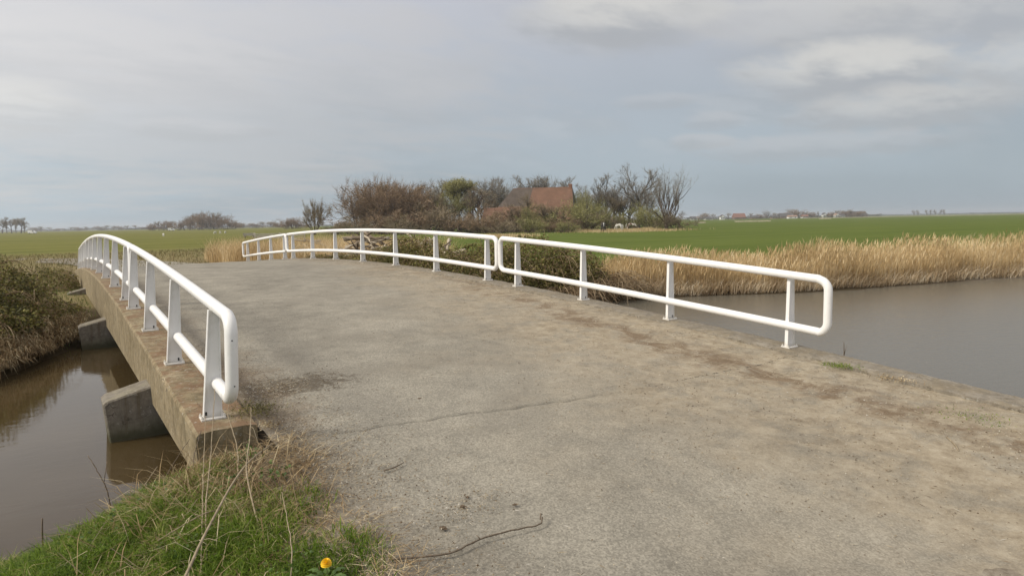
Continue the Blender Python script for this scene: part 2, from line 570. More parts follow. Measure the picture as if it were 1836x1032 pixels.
def mat_ground():
    m, t, bs = mat_new('field_ground')
    v = objvec(t)
    sep = N(t, 'ShaderNodeSeparateXYZ')
    t.links.new(v, sep.inputs[0])
    x, y, z = sep.outputs
    n0 = noise_tex(t, 0.012, 4, 0.55, v)
    n1 = noise_tex(t, 0.11, 5, 0.6, v)
    n2 = noise_tex(t, 2.5, 6, 0.7, v)
    mp = N(t, 'ShaderNodeMapping')
    mp.inputs['Rotation'].default_value = (0, 0, -0.95)
    mp.inputs['Scale'].default_value = (0.02, 0.5, 1)
    t.links.new(v, mp.inputs[0])
    rows = noise_tex(t, 1.0, 4, 0.6, mp.outputs[0])
    # crop field to the right: saturated even green
    crop = ramp(t, math_node(t, 'ADD', math_node(t, 'MULTIPLY', n1, 0.3), math_node(t, 'ADD', math_node(t, 'MULTIPLY', n2, 0.25), math_node(t, 'MULTIPLY', rows, 0.45))),
                [(0.38, (0.072, 0.100, 0.013)), (0.5, (0.090, 0.120, 0.018)), (0.64, (0.118, 0.142, 0.028))])
    # pasture to the left: duller, olive
    past = ramp(t, math_node(t, 'ADD', math_node(t, 'MULTIPLY', n1, 0.3), math_node(t, 'ADD', math_node(t, 'MULTIPLY', n2, 0.2), math_node(t, 'MULTIPLY', rows, 0.5))),
                [(0.38, (0.095, 0.104, 0.018)), (0.5, (0.138, 0.138, 0.028)), (0.64, (0.192, 0.172, 0.050))])
    side = math_node(t, 'SUBTRACT', math_node(t, 'MULTIPLY', x, 1.0), math_node(t, 'MULTIPLY', y, 0.33))
    sm = maprange(t, math_node(t, 'ADD', side, math_node(t, 'MULTIPLY', n0, 8)), 6.0, 12.0)
    g = mixc(t, sm, past, crop)
    # tan rough grass beyond the far bridge head
    q = math_node(t, 'ADD', y, math_node(t, 'MULTIPLY', n1, 10))
    band = math_node(t, 'MULTIPLY', maprange(t, q, 36, 44), maprange(t, q, 62, 84, 1.0, 0.0))
    band = math_node(t, 'MULTIPLY', band, maprange(t, side, 9.0, 3.0))
    g = mixc(t, math_node(t, 'MULTIPLY', band, 0.65), g, (0.215, 0.170, 0.090))
    # dry rough strip along the right side of the far embankment
    b2 = math_node(t, 'MULTIPLY', maprange(t, q, 17, 24), maprange(t, q, 44, 58, 1.0, 0.0))
    b2 = math_node(t, 'MULTIPLY', b2, maprange(t, math_node(t, 'ADD', side, math_node(t, 'MULTIPLY', n2, 3)), 9.5, 6.0))
    g = mixc(t, math_node(t, 'MULTIPLY', b2, 0.75), g, (0.20, 0.155, 0.085))
    # soil between the grass of the near bank
    nbk = math_node(t, 'MULTIPLY', maprange(t, y, 8.5, 7.5), maprange(t, x, 2.5, 2.0))
    g = mixc(t, math_node(t, 'MULTIPLY', nbk, 0.85), g, mixc(t, maprange(t, n2, 0.4, 0.6), (0.050, 0.055, 0.018), (0.085, 0.070, 0.035)))
    # leaf mould under the brambles of the far left bank
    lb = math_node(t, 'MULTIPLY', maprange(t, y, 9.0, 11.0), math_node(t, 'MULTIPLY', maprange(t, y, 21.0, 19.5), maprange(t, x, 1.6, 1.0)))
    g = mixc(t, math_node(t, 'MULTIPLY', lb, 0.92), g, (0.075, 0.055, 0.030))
    # bare wet earth on the canal banks, litter
    lo = maprange(t, math_node(t, 'ADD', z, math_node(t, 'MULTIPLY', math_node(t, 'SUBTRACT', n2, 0.5), 0.35)), 0.10, 0.34, 1.0, 0.0)
    g = mixc(t, lo, g, (0.060, 0.045, 0.026))
    # trodden earth next to the road
    ed = math_node(t, 'ADD', x, math_node(t, 'MULTIPLY', math_node(t, 'SUBTRACT', n2, 0.5), 0.7))
    nb = math_node(t, 'MULTIPLY', maprange(t, ed, 0.95, 1.3), maprange(t, y, 9.0, 12.0, 1.0, 0.0))
    dirt = ramp(t, noise_tex(t, 22, 5, 0.7, v), [(0.3, (0.16, 0.13, 0.095)), (0.7, (0.33, 0.29, 0.23))])
    g = mixc(t, nb, g, dirt)
    t.links.new(g, bs.inputs['Base Color'])
    bs.inputs['Roughness'].default_value = 0.95
    bs.inputs['Specular IOR Level'].default_value = 0.1
    bump(t, bs, n2, 0.6, 0.05)
    return m


def mat_water():
    m, t, bs = mat_new('murky_water')
    v = objvec(t)
    nz = noise_tex(t, 0.5, 3, 0.5, v)
    sp0 = N(t, 'ShaderNodeSeparateXYZ')
    t.links.new(v, sp0.inputs[0])
    # greyer base colour in the open reach to the right, browner in the sheltered part
    t.links.new(mixc(t, maprange(t, sp0.outputs[0], 5.0, 12.0), ramp(t, nz, [(0.35, (0.056, 0.039, 0.017)), (0.65, (0.070, 0.050, 0.024))]), (0.118, 0.108, 0.084)), bs.inputs['Base Color'])
    bs.inputs['Roughness'].default_value = 0.03
    bs.inputs['IOR'].default_value = 1.34
    bs.inputs['Specular IOR Level'].default_value = 0.5
    mp = N(t, 'ShaderNodeMapping')
    mp.inputs['Rotation'].default_value = (0, 0, 0.5)
    mp.inputs['Scale'].default_value = (1, 2.2, 1)
    t.links.new(v, mp.inputs[0])
    w = math_node(t, 'ADD', math_node(t, 'MULTIPLY', noise_tex(t, 3.0, 3, 0.5, mp.outputs[0]), 1.0),
                  math_node(t, 'MULTIPLY', noise_tex(t, 11, 2, 0.5, mp.outputs[0]), 0.25))
    # the open reach to the right is ruffled by the wind, the sheltered side is still
    sp = N(t, 'ShaderNodeSeparateXYZ')
    t.links.new(v, sp.inputs[0])
    amp = maprange(t, sp.outputs[0], 3.0, 13.0, 0.05, 0.30)
    t.links.new(maprange(t, sp.outputs[0], 4.0, 12.0, 0.03, 0.24), bs.inputs['Roughness'])
    b = N(t, 'ShaderNodeBump')
    t.links.new(amp, b.inputs['Strength'])
    b.inputs['Distance'].default_value = 0.03
    t.links.new(w, b.inputs['Height'])
    t.links.new(b.outputs[0], bs.inputs['Normal'])
    return m


M_ROAD = mat_road()
M_BEAM = mat_concrete('weathered_concrete', (0.16, 0.125, 0.07), (0.26, 0.21, 0.13), (0.36, 0.30, 0.20), moss=(0.20, 0.120, 0.070), stain=(0.12, 0.10, 0.055))
M_KERB = mat_concrete('kerb_concrete', (0.17, 0.145, 0.11), (0.25, 0.22, 0.175), (0.33, 0.295, 0.24), moss=(0.24, 0.20, 0.14))
M_CAP = mat_concrete('pile_cap_concrete', (0.13, 0.115, 0.092), (0.205, 0.183, 0.150), (0.28, 0.252, 0.21), moss=(0.27, 0.245, 0.18))
M_GROUND = mat_ground()
M_WATER = mat_water()


def mat_white():
    m, t, bs = mat_new('white_gloss_paint')
    v = objvec(t)
    nz = noise_tex(t, 9, 6, 0.7, v)
    sp = N(t, 'ShaderNodeSeparateXYZ')
    c = ramp(t, nz, [(0.30, (0.74, 0.73, 0.69)), (0.45, (0.81, 0.80, 0.775)), (0.7, (0.83, 0.82, 0.80))])
    spk = maprange(t, noise_tex(t, 60, 3, 0.7, v), 0.72, 0.76)
    c = mixc(t, math_node(t, 'MULTIPLY', spk, 0.5), c, (0.42, 0.38, 0.30))
    t.links.new(v, sp.inputs[0])
    foot = maprange(t, math_node(t, 'ADD', sp.outputs[2], math_node(t, 'MULTIPLY', math_node(t, 'SUBTRACT', nz, 0.5), 0.14)), 0.0, 0.07, 0.42, 0.0)
    c = mixc(t, foot, c, (0.40, 0.34, 0.24))
    t.links.new(c, bs.inputs['Base Color'])
    bs.inputs['Roughness'].default_value = 0.38
    bump(t, bs, noise_tex(t, 30, 3, 0.5, v), 0.06, 0.004)
    return m


M_WHITE = mat_white()
M_BLACK, _t, _b = mat_new('dark_opening')
_b.inputs['Base Color'].default_value = (0.02, 0.02, 0.02, 1)
M_BOLT = m_simple('galvanised_steel', [(0.3, (0.35, 0.34, 0.33)), (0.7, (0.55, 0.54, 0.52))], 20, 0.45, metallic=0.6)

# ------------------------------------------------------------------ levels
S_ = 0.95


def deck_z(y):
    u = y / S_
    t = u - 20.64308
    return EYE + S_ * (-1.19928 - 0.00282 * t * t + 0.00914e-4 * t ** 4)


def road_z(y):
    y = np.asarray(y, dtype=float)
    a = deck_z(np.clip(y, 2.0, 37.0))
    a = np.where(y < 2.0, a - 0.02 * np.clip(2.0 - y, 0, 3), a)
    a = np.where(y > 37.0, np.maximum(a - 0.015 * (y - 37), 0.44), a)
    return a


NX = np.array([-400, -40, -6, -2, -0.45, 0.3, 1.0, 7.0, 8.0, 8.6, 10, 14, 30, 60, 400.])
NY = np.array([-60, -14, 3.0, 5.2, 6.0, 6.45, 6.6, 6.2, 5.0, 3.0, 1.0, -2.0, -8, -20, -150.])
FX = np.array([-400, -40, -6, -2, -0.8, 0.2, 1.0, 8, 12, 14.5, 15.6, 20, 27.6, 45, 60, 400.])
FY = np.array([-45, -3, 9.0, 12.3, 13.6, 16.2, 17.3, 17.3, 15.6, 14.6, 14.5, 12.4, 10.6, 6, -1, -130.])


def hsh(x, y):
    return np.sin(x * 1.7 + y * 0.6) * 0.5 + np.sin(x * 0.5 - y * 1.3 + 1.2) * 0.5 + np.sin(x * 3.9 + 2.1) * np.sin(y * 3.3) * 0.35


def canal_dist(x, y):
    """positive inside the canal (m from nearest shore), negative on land"""
    w = 0.12 * hsh(x * 1.3, y)
    a = (y - np.interp(x, NX, NY)) * 0.85 + w
    b = (np.interp(x, FX, FY) - y) * 0.85 + w
    return np.minimum(a, b)


def ground_z(x, y):
    x = np.asarray(x, dtype=float); y = np.asarray(y, dtype=float)
    d = canal_dist(x, y)
    land = 0.40 * sstep(0.0, 1.3, -d) + 0.02 * hsh(x, y) * sstep(0, 2, -d)
    # embankment that carries the road up to both bridge heads
    rz = road_z(y) - 0.035
    off = np.maximum(np.maximum(1.25 - x, x - 8.05), 0)
    prof = sstep(2.4, 0.0, off)
    near = sstep(7.0, 5.6, y)
    far = sstep(32.0, 35.5, y)
    far_road = np.where(y > 38, 0.0, 1.0)
    emb = np.maximum(near, far * far_road) * prof * np.clip(sstep(-0.05, 1.1, -d) + far, 0, 1)
    land = np.maximum(land, lerp(0, rz, emb))
    # higher bank under the brambles left of the bridge, and along its right side
    mound = 0.75 * np.exp(-(((x + 3.6) / np.where(x > -3.6, 1.7, 4.2)) ** 2 + ((y - 17.5) / 2.6) ** 2)) + 0.45 * np.exp(-(((x - 10.5) / 2.0) ** 2 + ((y - 22) / 5.0) ** 2))
    land = land + mound * sstep(0.0, 1.6, -d)
    bed = -0.9 * sstep(0, 1.6, d)
    return np.where(d > 0, bed, land)


def axis_coords(lo, hi, step, far, growth=1.22):
    c = list(np.arange(lo, hi + 1e-6, step))
    s, p = step, hi
    while p < far:
        s *= growth; p += s; c.append(p)
    s, p = step, lo
    while p > -far:
        s *= growth; p -= s; c.insert(0, p)
    return np.array(c)


def grid_mesh(X, Y, Z, name, mat, smooth=True):
    ny, nx = Z.shape
    V = np.stack([X, Y, Z], -1).reshape(-1, 3)
    i = np.arange(ny * nx).reshape(ny, nx)
    F = np.stack([i[:-1, :-1], i[:-1, 1:], i[1:, 1:], i[1:, :-1]], -1).reshape(-1, 4)
    return new_mesh(name, V, F, mat, smooth)


gx = axis_coords(-7, 30, 0.16, 4200)
gy = axis_coords(-3, 26, 0.16, 4200)
GX, GY = np.meshgrid(gx, gy)
GZ = ground_z(GX, GY)
nearm = (np.abs(GX - 12) < 22) & (np.abs(GY - 12) < 18)
GZ = GZ + np.where(nearm, 0.018 * (rng.random(GZ.shape) - 0.5), 0)
ground = link('ground', grid_mesh(GX, GY, GZ, 'ground', M_GROUND))
tag(ground, kind='structure')

# water: a sheet that follows the canal (just wider than its shores)
wx = np.concatenate([np.linspace(-400, -10, 30), np.linspace(-9, 40, 60), np.linspace(42, 400, 40)])
rows = np.linspace(0, 1, 14)
WN = np.interp(wx, NX, NY) - 1.2
WF = np.interp(wx, FX, FY) + 1.2
WX = np.repeat(wx[None, :], len(rows), 0)
WY = WN[None, :] + (WF - WN)[None, :] * rows[:, None]
water = link('water', grid_mesh(WX, WY, np.zeros_like(WX), 'water', M_WATER))
tag(water, kind='structure')

# ------------------------------------------------------------------ road sheet (with its open joint)
XL, XR = 1.34, 7.66


def joint_y(x):
    return 5.36 - 0.165 * (x - 1.85) + 0.014 * np.sin(x * 9) + 0.01 * np.sin(x * 23 + 1)


def build_road():
    xs = np.linspace(0, 1, 190)
    ys = list(np.arange(-6, 0, 0.2)) + list(np.arange(0, 5.0, 0.04)) + list(np.arange(5.9, 14, 0.05)) + list(np.arange(14, 37, 0.15)) + list(np.arange(37, 90, 1.0))
    k5 = [i for i, v in enumerate(ys) if v < 5.0][-1]
    rowsY = []
    xx = XL + (XR - XL) * xs
    left = lambda y: XL + (0.02 + 0.05 * math.sin(y * 3.1)) * (y < 5.3)
    def xrow(y):
        # the road narrows and swings left beyond the far bridge head
        c = 0.0
        w = 1.0
        if y > 36:
            t = y - 36
            c = -0.012 * t * t
            w = max(0.62, 1 - t * 0.03)
        l = left(y) if y < 36 else XL
        r = XR
        mid = (l + r) / 2
        return mid + (l - mid + (r - l) * xs) * w + c
    X, Y, Z = [], [], []
    def put(y, dz=0.0, jy=None):
        x = xrow(y if np.isscalar(y) else 5.3)
        yy = np.full_like(x, y) if jy is None else jy
        X.append(x); Y.append(yy)
        n = 0.006 * np.sin(x * 1.1 + yy * 0.7) + 0.004 * np.sin(x * 3.7 - yy * 2.9)
        camber = -0.004 * (x - 4.5) ** 2 * 0.3
        Z.append(road_z(yy) + n + camber + dz)
    for y in ys[:k5 + 1]:
        put(y)
    x = xrow(5.3)
    jy = joint_y(x)
    gap0 = sstep(1.7, 2.3, x) * sstep(4.5, 3.4, x)
    gap = 0.013 * sstep(1.7, 2.3, x) * sstep(4.6, 3.6, x) * (0.65 + 0.35 * np.sin(x * 13)) + 0.0008
    for f in (0.25, 0.5, 0.75, 0.93):
        put(5.0, 0, lerp(4.98, jy - gap, f))
    put(5.0, 0, jy - gap)
    put(5.0, -0.03 * gap0, jy - gap * 0.7)
    put(5.0, -0.03 * gap0, jy + gap * 0.7)
    put(5.0, 0, jy + gap)
    for f in (0.1, 0.3, 0.6):
        put(5.0, 0, lerp(jy + gap, 5.9, f))
    for y in ys[k5 + 1:]:
        put(y)
    X = np.array(X); Y = np.array(Y); Z = np.array(Z)
    # small unevenness, stronger towards the edges
    edge = np.clip(1.0 - np.minimum(X - XL, XR - X) / 0.5, 0, 1)
    Z += (rng.random(Z.shape) - 0.5) * (0.0016 + 0.010 * edge) * (Y < 20)
    # sand heaped in a low uneven ridge along the right-hand kerb
    ridge = 0.022 * np.exp(-((X - 7.35 - 0.15 * np.sin(Y * 1.3)) / 0.28) ** 2) * (0.6 + 0.4 * np.sin(Y * 2.3 + X * 3)) * (Y < 36)
    Z += ridge
    return link('road', grid_mesh(X, Y, Z, 'road', M_ROAD))


road = tag(build_road(), kind='structure')

# ------------------------------------------------------------------ bridge
bridge = empty('bridge', (4.47, 20, 0))
tag(bridge, 'low arched concrete road bridge over the canal with mossy edge beams', 'bridge')
BO = Vector((-4.47, -20, 0))


def part(name, me, parent=bridge):
    o = link(name, me, parent)
    if parent is bridge:
        o.location = BO
    return o


def beam_mesh(x0, x1, y0, y1, side, mat, name):
    """edge beam: top follows the deck, nearly straight soffit, worn arrises"""
    ys = np.arange(y0, y1 + 1e-6, 0.09)
    V, F = [], []
    sg = 1 if side > 0 else -1
    xo, xin = (x0, x1) if side < 0 else (x1, x0)      # outer, inner faces
    for y in ys:
        zt = float(road_z(y)) + 0.028
        zb = lerp(EYE - 2.04, EYE - 1.96, math.sin(math.pi * min(max((y - 5.8) / 29, 0), 1)))
        if y < 5.8:
            zb = EYE - 2.5
        zb = min(zb, zt - 0.35)
        j = lambda a: (mnoise.noise(Vector((y * 2.3, a * 7.1, 3.3 * sg)))) * 0.016
        k = lambda a: (mnoise.noise(Vector((y * 9.0, a * 5.1, 1.3 * sg)))) * 0.010
        prof = [(xo, zb), (xo + j(1) * .5, lerp(zb, zt, .35)), (xo + j(2) * .6, lerp(zb, zt, .7)), (xo + k(3) * .6, zt - 0.035),
                (xo - sg * (0.018 + abs(k(4)) * 1.4), zt - 0.006 + k(5)), (lerp(xo, xin, .3), zt + j(6) * .5), (lerp(xo, xin, .55), zt + k(7)),
                (lerp(xo, xin, .8), zt + j(8) * .8), (xin, zt - 0.012 + k(9)), (xin, zt - 0.3)]
        V += [(p[0], y, p[1]) for p in prof]
    n = 10
    for i in range(len(ys) - 1):
        for k_ in range(n):
            a, b = i * n + k_, i * n + (k_ + 1) % n
            F.append((a, b, b + n, a + n))
    F.append(tuple(range(n)))
    F.append(tuple(range((len(ys) - 1) * n, len(ys) * n))[::-1])
    mb = MB(); mb.add(V, F)
    return mb.mesh(name, mat, False)


part('edge_beam', beam_mesh(0.87, 1.345, 5.82, 34.4, -1, M_BEAM, 'edge_beam'))['label'] = 'brown stained edge beam under the left railings'
part('edge_beam', beam_mesh(7.655, 8.12, -2.0, 34.4, 1, M_KERB, 'edge_beam_right'))['label'] = 'sandy grey edge beam under the right railings'

# deck slab
V, F = [], []
dy = np.arange(5.9, 34.7, 0.5)
for y in dy:
    zt = float(road_z(y)) - 0.04
    zb = EYE - 2.0 if zt - 0.3 > EYE - 2.0 else zt - 0.3
    V += [(1.2, y, zt), (7.8, y, zt), (7.8, y, zb + .06), (1.2, y, zb + .06)]
for i in range(len(dy) - 1):
    for k in range(4):
        a, b = i * 4 + k, i * 4 + (k + 1) % 4
        F.append((a, b, b + 4, a + 4))
F += [(0, 1, 2, 3), tuple((len(dy) - 1) * 4 + k for k in (3, 2, 1, 0))]
mb = MB(); mb.add(V, F)
part('deck', mb.mesh('deck', M_CAP))


def cap_mesh():
    """pile cap: cross beam with haunched, sloping ends (profile in x,z)"""
    zb, zt = -0.35, EYE - 1.985
    prof = [(0.41, zb), (8.58, zb), (8.62, 0.46), (8.12, 0.62), (8.05, zt + 0.0), (0.95, zt + 0.0), (0.87, 0.60), (0.37, 0.47)]
    prof = [(0.45, zb), (8.54, zb), (8.62, 0.44), (8.56, 0.475), (8.12, 0.585), (8.05, 0.412), (0.94, 0.412), (0.87, 0.585), (0.43, 0.475), (0.385, 0.44)]
    mb = MB()
    n = len(prof)
    V = []
    for (y, inset) in ((-0.24, 0.015), (-0.225, 0), (0.225, 0), (0.24, 0.015)):
        for (x, z) in prof:
            V.append((x + (inset if x < 4 else -inset), y, z - (inset if z > 0.3 else 0)))
    F = [tuple(range(n)), tuple(range(4 * n - 1, 3 * n - 1, -1))]
    for r in range(3):
        for i in range(n):
            j = (i + 1) % n
            F.append((r * n + i, (r + 1) * n + i, (r + 1) * n + j, r * n + j))
    mb.add(V, F)
    return mb.mesh('pile_cap', M_CAP)


capm = cap_mesh()
for i, yy in enumerate((9.0, 16.25, 25.1, 33.4)):
    o = part('pile_cap', capm)
    o.location = BO + Vector((0, yy, 0 if i < 2 else 0.0))
# abutment wall below the near bridge head
mb = MB(); mb.box(0.98, 8.0, 5.86, 6.35, -0.8, 0.42)
part('abutment', mb.mesh('abutment', M_CAP))

# ------------------------------------------------------------------ railings
U0L, U0R = 6.46453 * S_, 5.47678 * S_
SE, SM, GP = 2.16795 * S_, 2.48737 * S_, 1.21557 * S_
XPL, XPR = 1.11331 * S_, 8.28749 * S_
HT, HB, TR = 0.95, 0.297, 0.050


def post_mesh(lean=0.0):
    """I-section post, broad tapered web across the bridge axis"""
    z0, z1 = 0.016, 0.925
    wb, wt_ = 0.076, 0.045
    mb = MB()
    # web
    mb.add([(-wb + .01, -.005, z0), (wb - .01, -.005, z0), (wb - .01, .005, z0), (-wb + .01, .005, z0),
            (-wt_ + .01, -.005, z1), (wt_ - .01, -.005, z1), (wt_ - .01, .005, z1), (-wt_ + .01, .005, z1)],
           [(0, 3, 2, 1), (4, 5, 6, 7), (0, 1, 5, 4), (1, 2, 6, 5), (2, 3, 7, 6), (3, 0, 4, 7)])
    for s in (-1, 1):
        f = 0.024
        a, b = s * wb, s * wt_
        ia, ib = s * (wb - .010), s * (wt_ - .010)
        ch = 0.003
        V = []
        for (xo, xi_, z) in ((a, ia, z0), (b, ib, z1)):
            V += [(xo, -f + ch, z), (xo, f - ch, z), (xo - s * ch, f, z), (xi_, f, z), (xi_, -f, z), (xo - s * ch, -f, z)]
        Fc = [tuple(range(6)), tuple(range(11, 5, -1))] + [(k, k + 6, (k + 1) % 6 + 6, (k + 1) % 6) for k in range(6)]
        mb.add(V, Fc)
    mb.v = [(x + lean * (z - z0) / (z1 - z0), y, z) for (x, y, z) in mb.v]
    return mb.mesh('post', M_WHITE)


POSTM = post_mesh()
POSTML = post_mesh(0.058)      # the left-hand posts lean in a little
mb = MB(); mb.box(-.098, .098, -.062, .062, -.004, .016, 0.003)
PLATEM = mb.mesh('base_plate', M_WHITE)
mb = MB()
mb.tube([(0, 0, .0), (0, 0, .012)], .012, 6)
mb.tube([(0, 0, .012), (0, 0, .024)], .006, 8)
BOLTM = mb.mesh('bolt', M_WHITE)
mb = MB()
mb.box(-.008, .008, -.0012, .0012, -.016, .016, 0.0006)
SLOTM = mb.mesh('drain_slot', M_BLACK)


def tube_frame(side, ya, yb, xc, base_y, base_z):
    """closed loop of tube following the deck profile, rounded corners"""
    r = 0.13
    pts = []
    n = max(6, int((yb - ya) / 0.35))
    top = [ya + r + (yb - ya - 2 * r) * i / n for i in range(n + 1)]
    z = lambda y: float(road_z(y)) + 0.028
    for y in top:
        pts.append((xc, y, z(y) + HT))
    for k in range(1, 7):
        a = math.pi / 2 * k / 7
        pts.append((xc, yb - r + r * math.sin(a), z(yb) + HT - r + r * math.cos(a)))
    pts.append((xc, yb, z(yb) + HT - r))
    pts.append((xc, yb, z(yb) + (HT + HB) / 2))
    pts.append((xc, yb, z(yb) + HB + r))
    for k in range(1, 7):
        a = math.pi / 2 * k / 7
        pts.append((xc, yb - r + r * math.cos(a), z(yb) + HB + r - r * math.sin(a)))
    for y in reversed(top):
        pts.append((xc, y, z(y) + HB))
    for k in range(1, 7):
        a = math.pi / 2 * k / 7
        pts.append((xc, ya + r - r * math.sin(a), z(ya) + HB + r - r * math.cos(a)))
    pts.append((xc, ya, z(ya) + HB + r))
    pts.append((xc, ya, z(ya) + (HT + HB) / 2))
    pts.append((xc, ya, z(ya) + HT - r))
    for k in range(1, 7):
        a = math.pi / 2 * k / 7
        pts.append((xc, ya + r - r * math.cos(a), z(ya) + HT - r + r * math.sin(a)))
    pts = [(p[0], p[1] - base_y, p[2] - base_z) for p in pts]
    mb = MB()
    mb.tube([(0.025 * (min(p[2], 0) * 0 + (p[2] + base_z - z(p[1] + base_y) - HT) / (HT - HB)) if side < 0 else 0, p[1], p[2]) for p in pts], TR, 20, closed=True)
    return mb.mesh('tube_frame', M_WHITE, True)


def make_railing(side, y_posts, label, first_over, last_over, grp):
    xp = XPL if side < 0 else XPR
    xt = xp - side * 0.078
    yb0 = y_posts[0]
    bz = float(road_z(yb0)) + 0.028
    root = empty('bridge_railing', (xp, yb0, bz))
    tag(root, label, 'railing', grp)
    fr = link('tube_frame', tube_frame(side, y_posts[0] - first_over, y_posts[-1] + last_over, xt, yb0, bz), root, (xt - xp, 0, 0))
    if side < 0 and 'nearest' in label:
        ye = y_posts[0] - first_over
        dv = Vector((-xt, -ye, 0)).normalized()
        for hh_ in (0.42, 0.78):
            zc = float(road_z(ye)) + 0.028 + hh_ - bz
            mb = MB()
            mb.tube([(0, 0, 0), tuple(dv * .004)], .006, 8)
            link('plug_hole', mb.mesh('plug_hole', M_BLACK), fr, (dv.x * (TR - .002), ye - yb0 + dv.y * (TR - .002), zc))
    for i, y in enumerate(y_posts):
        z = float(road_z(y)) + 0.028
        slope = math.atan((float(road_z(y + .1)) - float(road_z(y - .1))) / .2)
        p = link('post', POSTM if side > 0 else POSTML, root, (0, y - yb0, z - bz))
        pl = link('base_plate', PLATEM, p)
        pl.rotation_euler = (slope, 0, 0)
        if side < 0 and i < 7 or side > 0 and i < 7:
            for sx in (-1, 1):
                for sy in (-1, 1):
                    b = link('bolt', BOLTM, p, (sx * .088, sy * .042, .016 + sy * .042 * math.tan(slope)))
            sl = link('drain_slot', SLOTM, p, (-.05 if i == 0 else .045, -.0255, .045))
            sl.location.y = -.0062
    return root


def posts(u0):
    a = [u0 + SE * i for i in range(4)]
    b = [a[-1] + GP + SM * i for i in range(7)]
    c = [b[-1] + GP + SE * i for i in range(4)]
    return a, b, c


OV = GP / 2 - 0.065
for side, u0, nm in ((-1, U0L, 'left'), (1, U0R, 'right')):
    a, b, c = posts(u0)
    make_railing(side, a, f'nearest white railing with four tapered posts, {nm} side of the bridge', 0.56, OV, 'white tubular railings on the bridge edges')
    make_railing(side, b, f'long middle white railing with seven posts over the crest, {nm} side of the bridge', OV, OV, 'white tubular railings on the bridge edges')
    make_railing(side, c, f'farthest short white railing sloping down on the {nm} side of the bridge', OV, 0.56, 'white tubular railings on the bridge edges')

# ------------------------------------------------------------------ scatter builders


def blades(P, H, W, lean, az, bend=0.5):
    """tapered bent blades; arrays of base points, heights, widths, lean, azimuth -> V, [quads, tris]"""
    n = len(P)
    H = np.broadcast_to(H, n); W = np.broadcast_to(W, n); lean = np.broadcast_to(lean, n)
    d = np.stack([np.cos(az), np.sin(az), np.zeros(n)], 1)
    fa = rng.random(n) * 2 * np.pi
    s = np.stack([np.cos(fa), np.sin(fa), np.zeros(n)], 1) * (W / 2)[:, None]
    up = np.array([0, 0, 1.0])
    p1 = P + up * (H * .5)[:, None] * np.cos(lean)[:, None] + d * (H * .5 * np.sin(lean))[:, None]
    l2 = lean + bend * (0.4 + rng.random(n))
    p2 = p1 + up * (H * .5)[:, None] * np.cos(l2)[:, None] + d * (H * .5 * np.sin(l2))[:, None]
    V = np.stack([P - s, P + s, p1 - s * .75, p1 + s * .75, p2], 1).reshape(-1, 3)
    b = np.arange(n)[:, None] * 5
    return V, [b + np.array([0, 1, 3, 2]), b + np.array([2, 3, 4])]


def leaves(P, size, nrm_up=0.4):
    """folded leaf quads at random orientations"""
    n = len(P)
    size = np.broadcast_to(size, n)
    a = rng.normal(size=(n, 3)); a[:, 2] *= 0.5
    a /= np.linalg.norm(a, axis=1)[:, None]
    b = rng.normal(size=(n, 3)); b[:, 2] *= (1 - nrm_up)
    b -= a * (a * b).sum(1)[:, None]
    b /= np.linalg.norm(b, axis=1)[:, None]
    c = np.cross(a, b)
    L = size[:, None]
    V = np.stack([P - a * L * .5, P + b * L * .32 + c * L * .08, P + a * L * .55, P - b * L * .32 + c * L * .08], 1).reshape(-1, 3)
    i = np.arange(n)[:, None] * 4
    return V, [i + np.array([0, 1, 2]), i + np.array([0, 2, 3])]


def merge(parts):
    V = []; Q = []; T = []
    off = 0
    for v, fs in parts:
        V.append(v)
        for f in fs:
            (Q if f.shape[1] == 4 else T).append(f + off)
        off += len(v)
    F = []
    if Q: F.append(np.concatenate(Q))
    if T: F.append(np.concatenate(T))
    return np.concatenate(V), F


M_GRASS = m_island('verge_grass', [(0.0, (0.070, 0.120, 0.012)), (0.40, (0.140, 0.225, 0.020)), (0.70, (0.210, 0.300, 0.034)), (0.88, (0.29, 0.33, 0.070)), (1.0, (0.45, 0.38, 0.20))], 0.6, 0.3, 0.42, 1.6)
M_STRAW = m_island('dead_straw', [(0.0, (0.16, 0.105, 0.050)), (0.4, (0.32, 0.225, 0.118)), (0.75, (0.42, 0.330, 0.195)), (1.0, (0.60, 0.51, 0.34))], 0.75, 0.2, 0.12, 1.2)
M_REED = m_island('dry_reed', [(0.0, (0.34, 0.240, 0.120)), (0.35, (0.54, 0.395, 0.205)), (0.7, (0.68, 0.525, 0.29)), (1.0, (0.80, 0.67, 0.43))], 0.75, 0.2, 0.35, 0.5)
M_REEDLOW = m_island('broken_reed', [(0.0, (0.30, 0.21, 0.12)), (0.4, (0.52, 0.40, 0.25)), (0.8, (0.72, 0.60, 0.42)), (1.0, (0.82, 0.73, 0.56))], 0.75, 0.2, 0.3, 0.7)
M_BRAMBLE = m_island('bramble_leaves', [(0.0, (0.065, 0.062, 0.018)), (0.3, (0.125, 0.120, 0.030)), (0.52, (0.20, 0.185, 0.045)), (0.68, (0.30, 0.27, 0.08)), (0.82, (0.20, 0.13, 0.06)), (1.0, (0.33, 0.24, 0.13))], 0.6, 0.3, 0.25, 0.9)
M_CANE = m_island('bramble_canes', [(0.0, (0.12, 0.08, 0.045)), (0.6, (0.22, 0.155, 0.09)), (1.0, (0.36, 0.28, 0.18))], 0.8, 0.2)
M_FIELDG = m_island('field_grass', [(0.0, (0.075, 0.115, 0.026)), (0.5, (0.115, 0.158, 0.04)), (1.0, (0.19, 0.20, 0.075))], 0.7, 0.15, 0.2, 0.25)


def on_ground(x, y, dz=0.0):
    return np.stack([x, y, ground_z(x, y) + dz], 1)


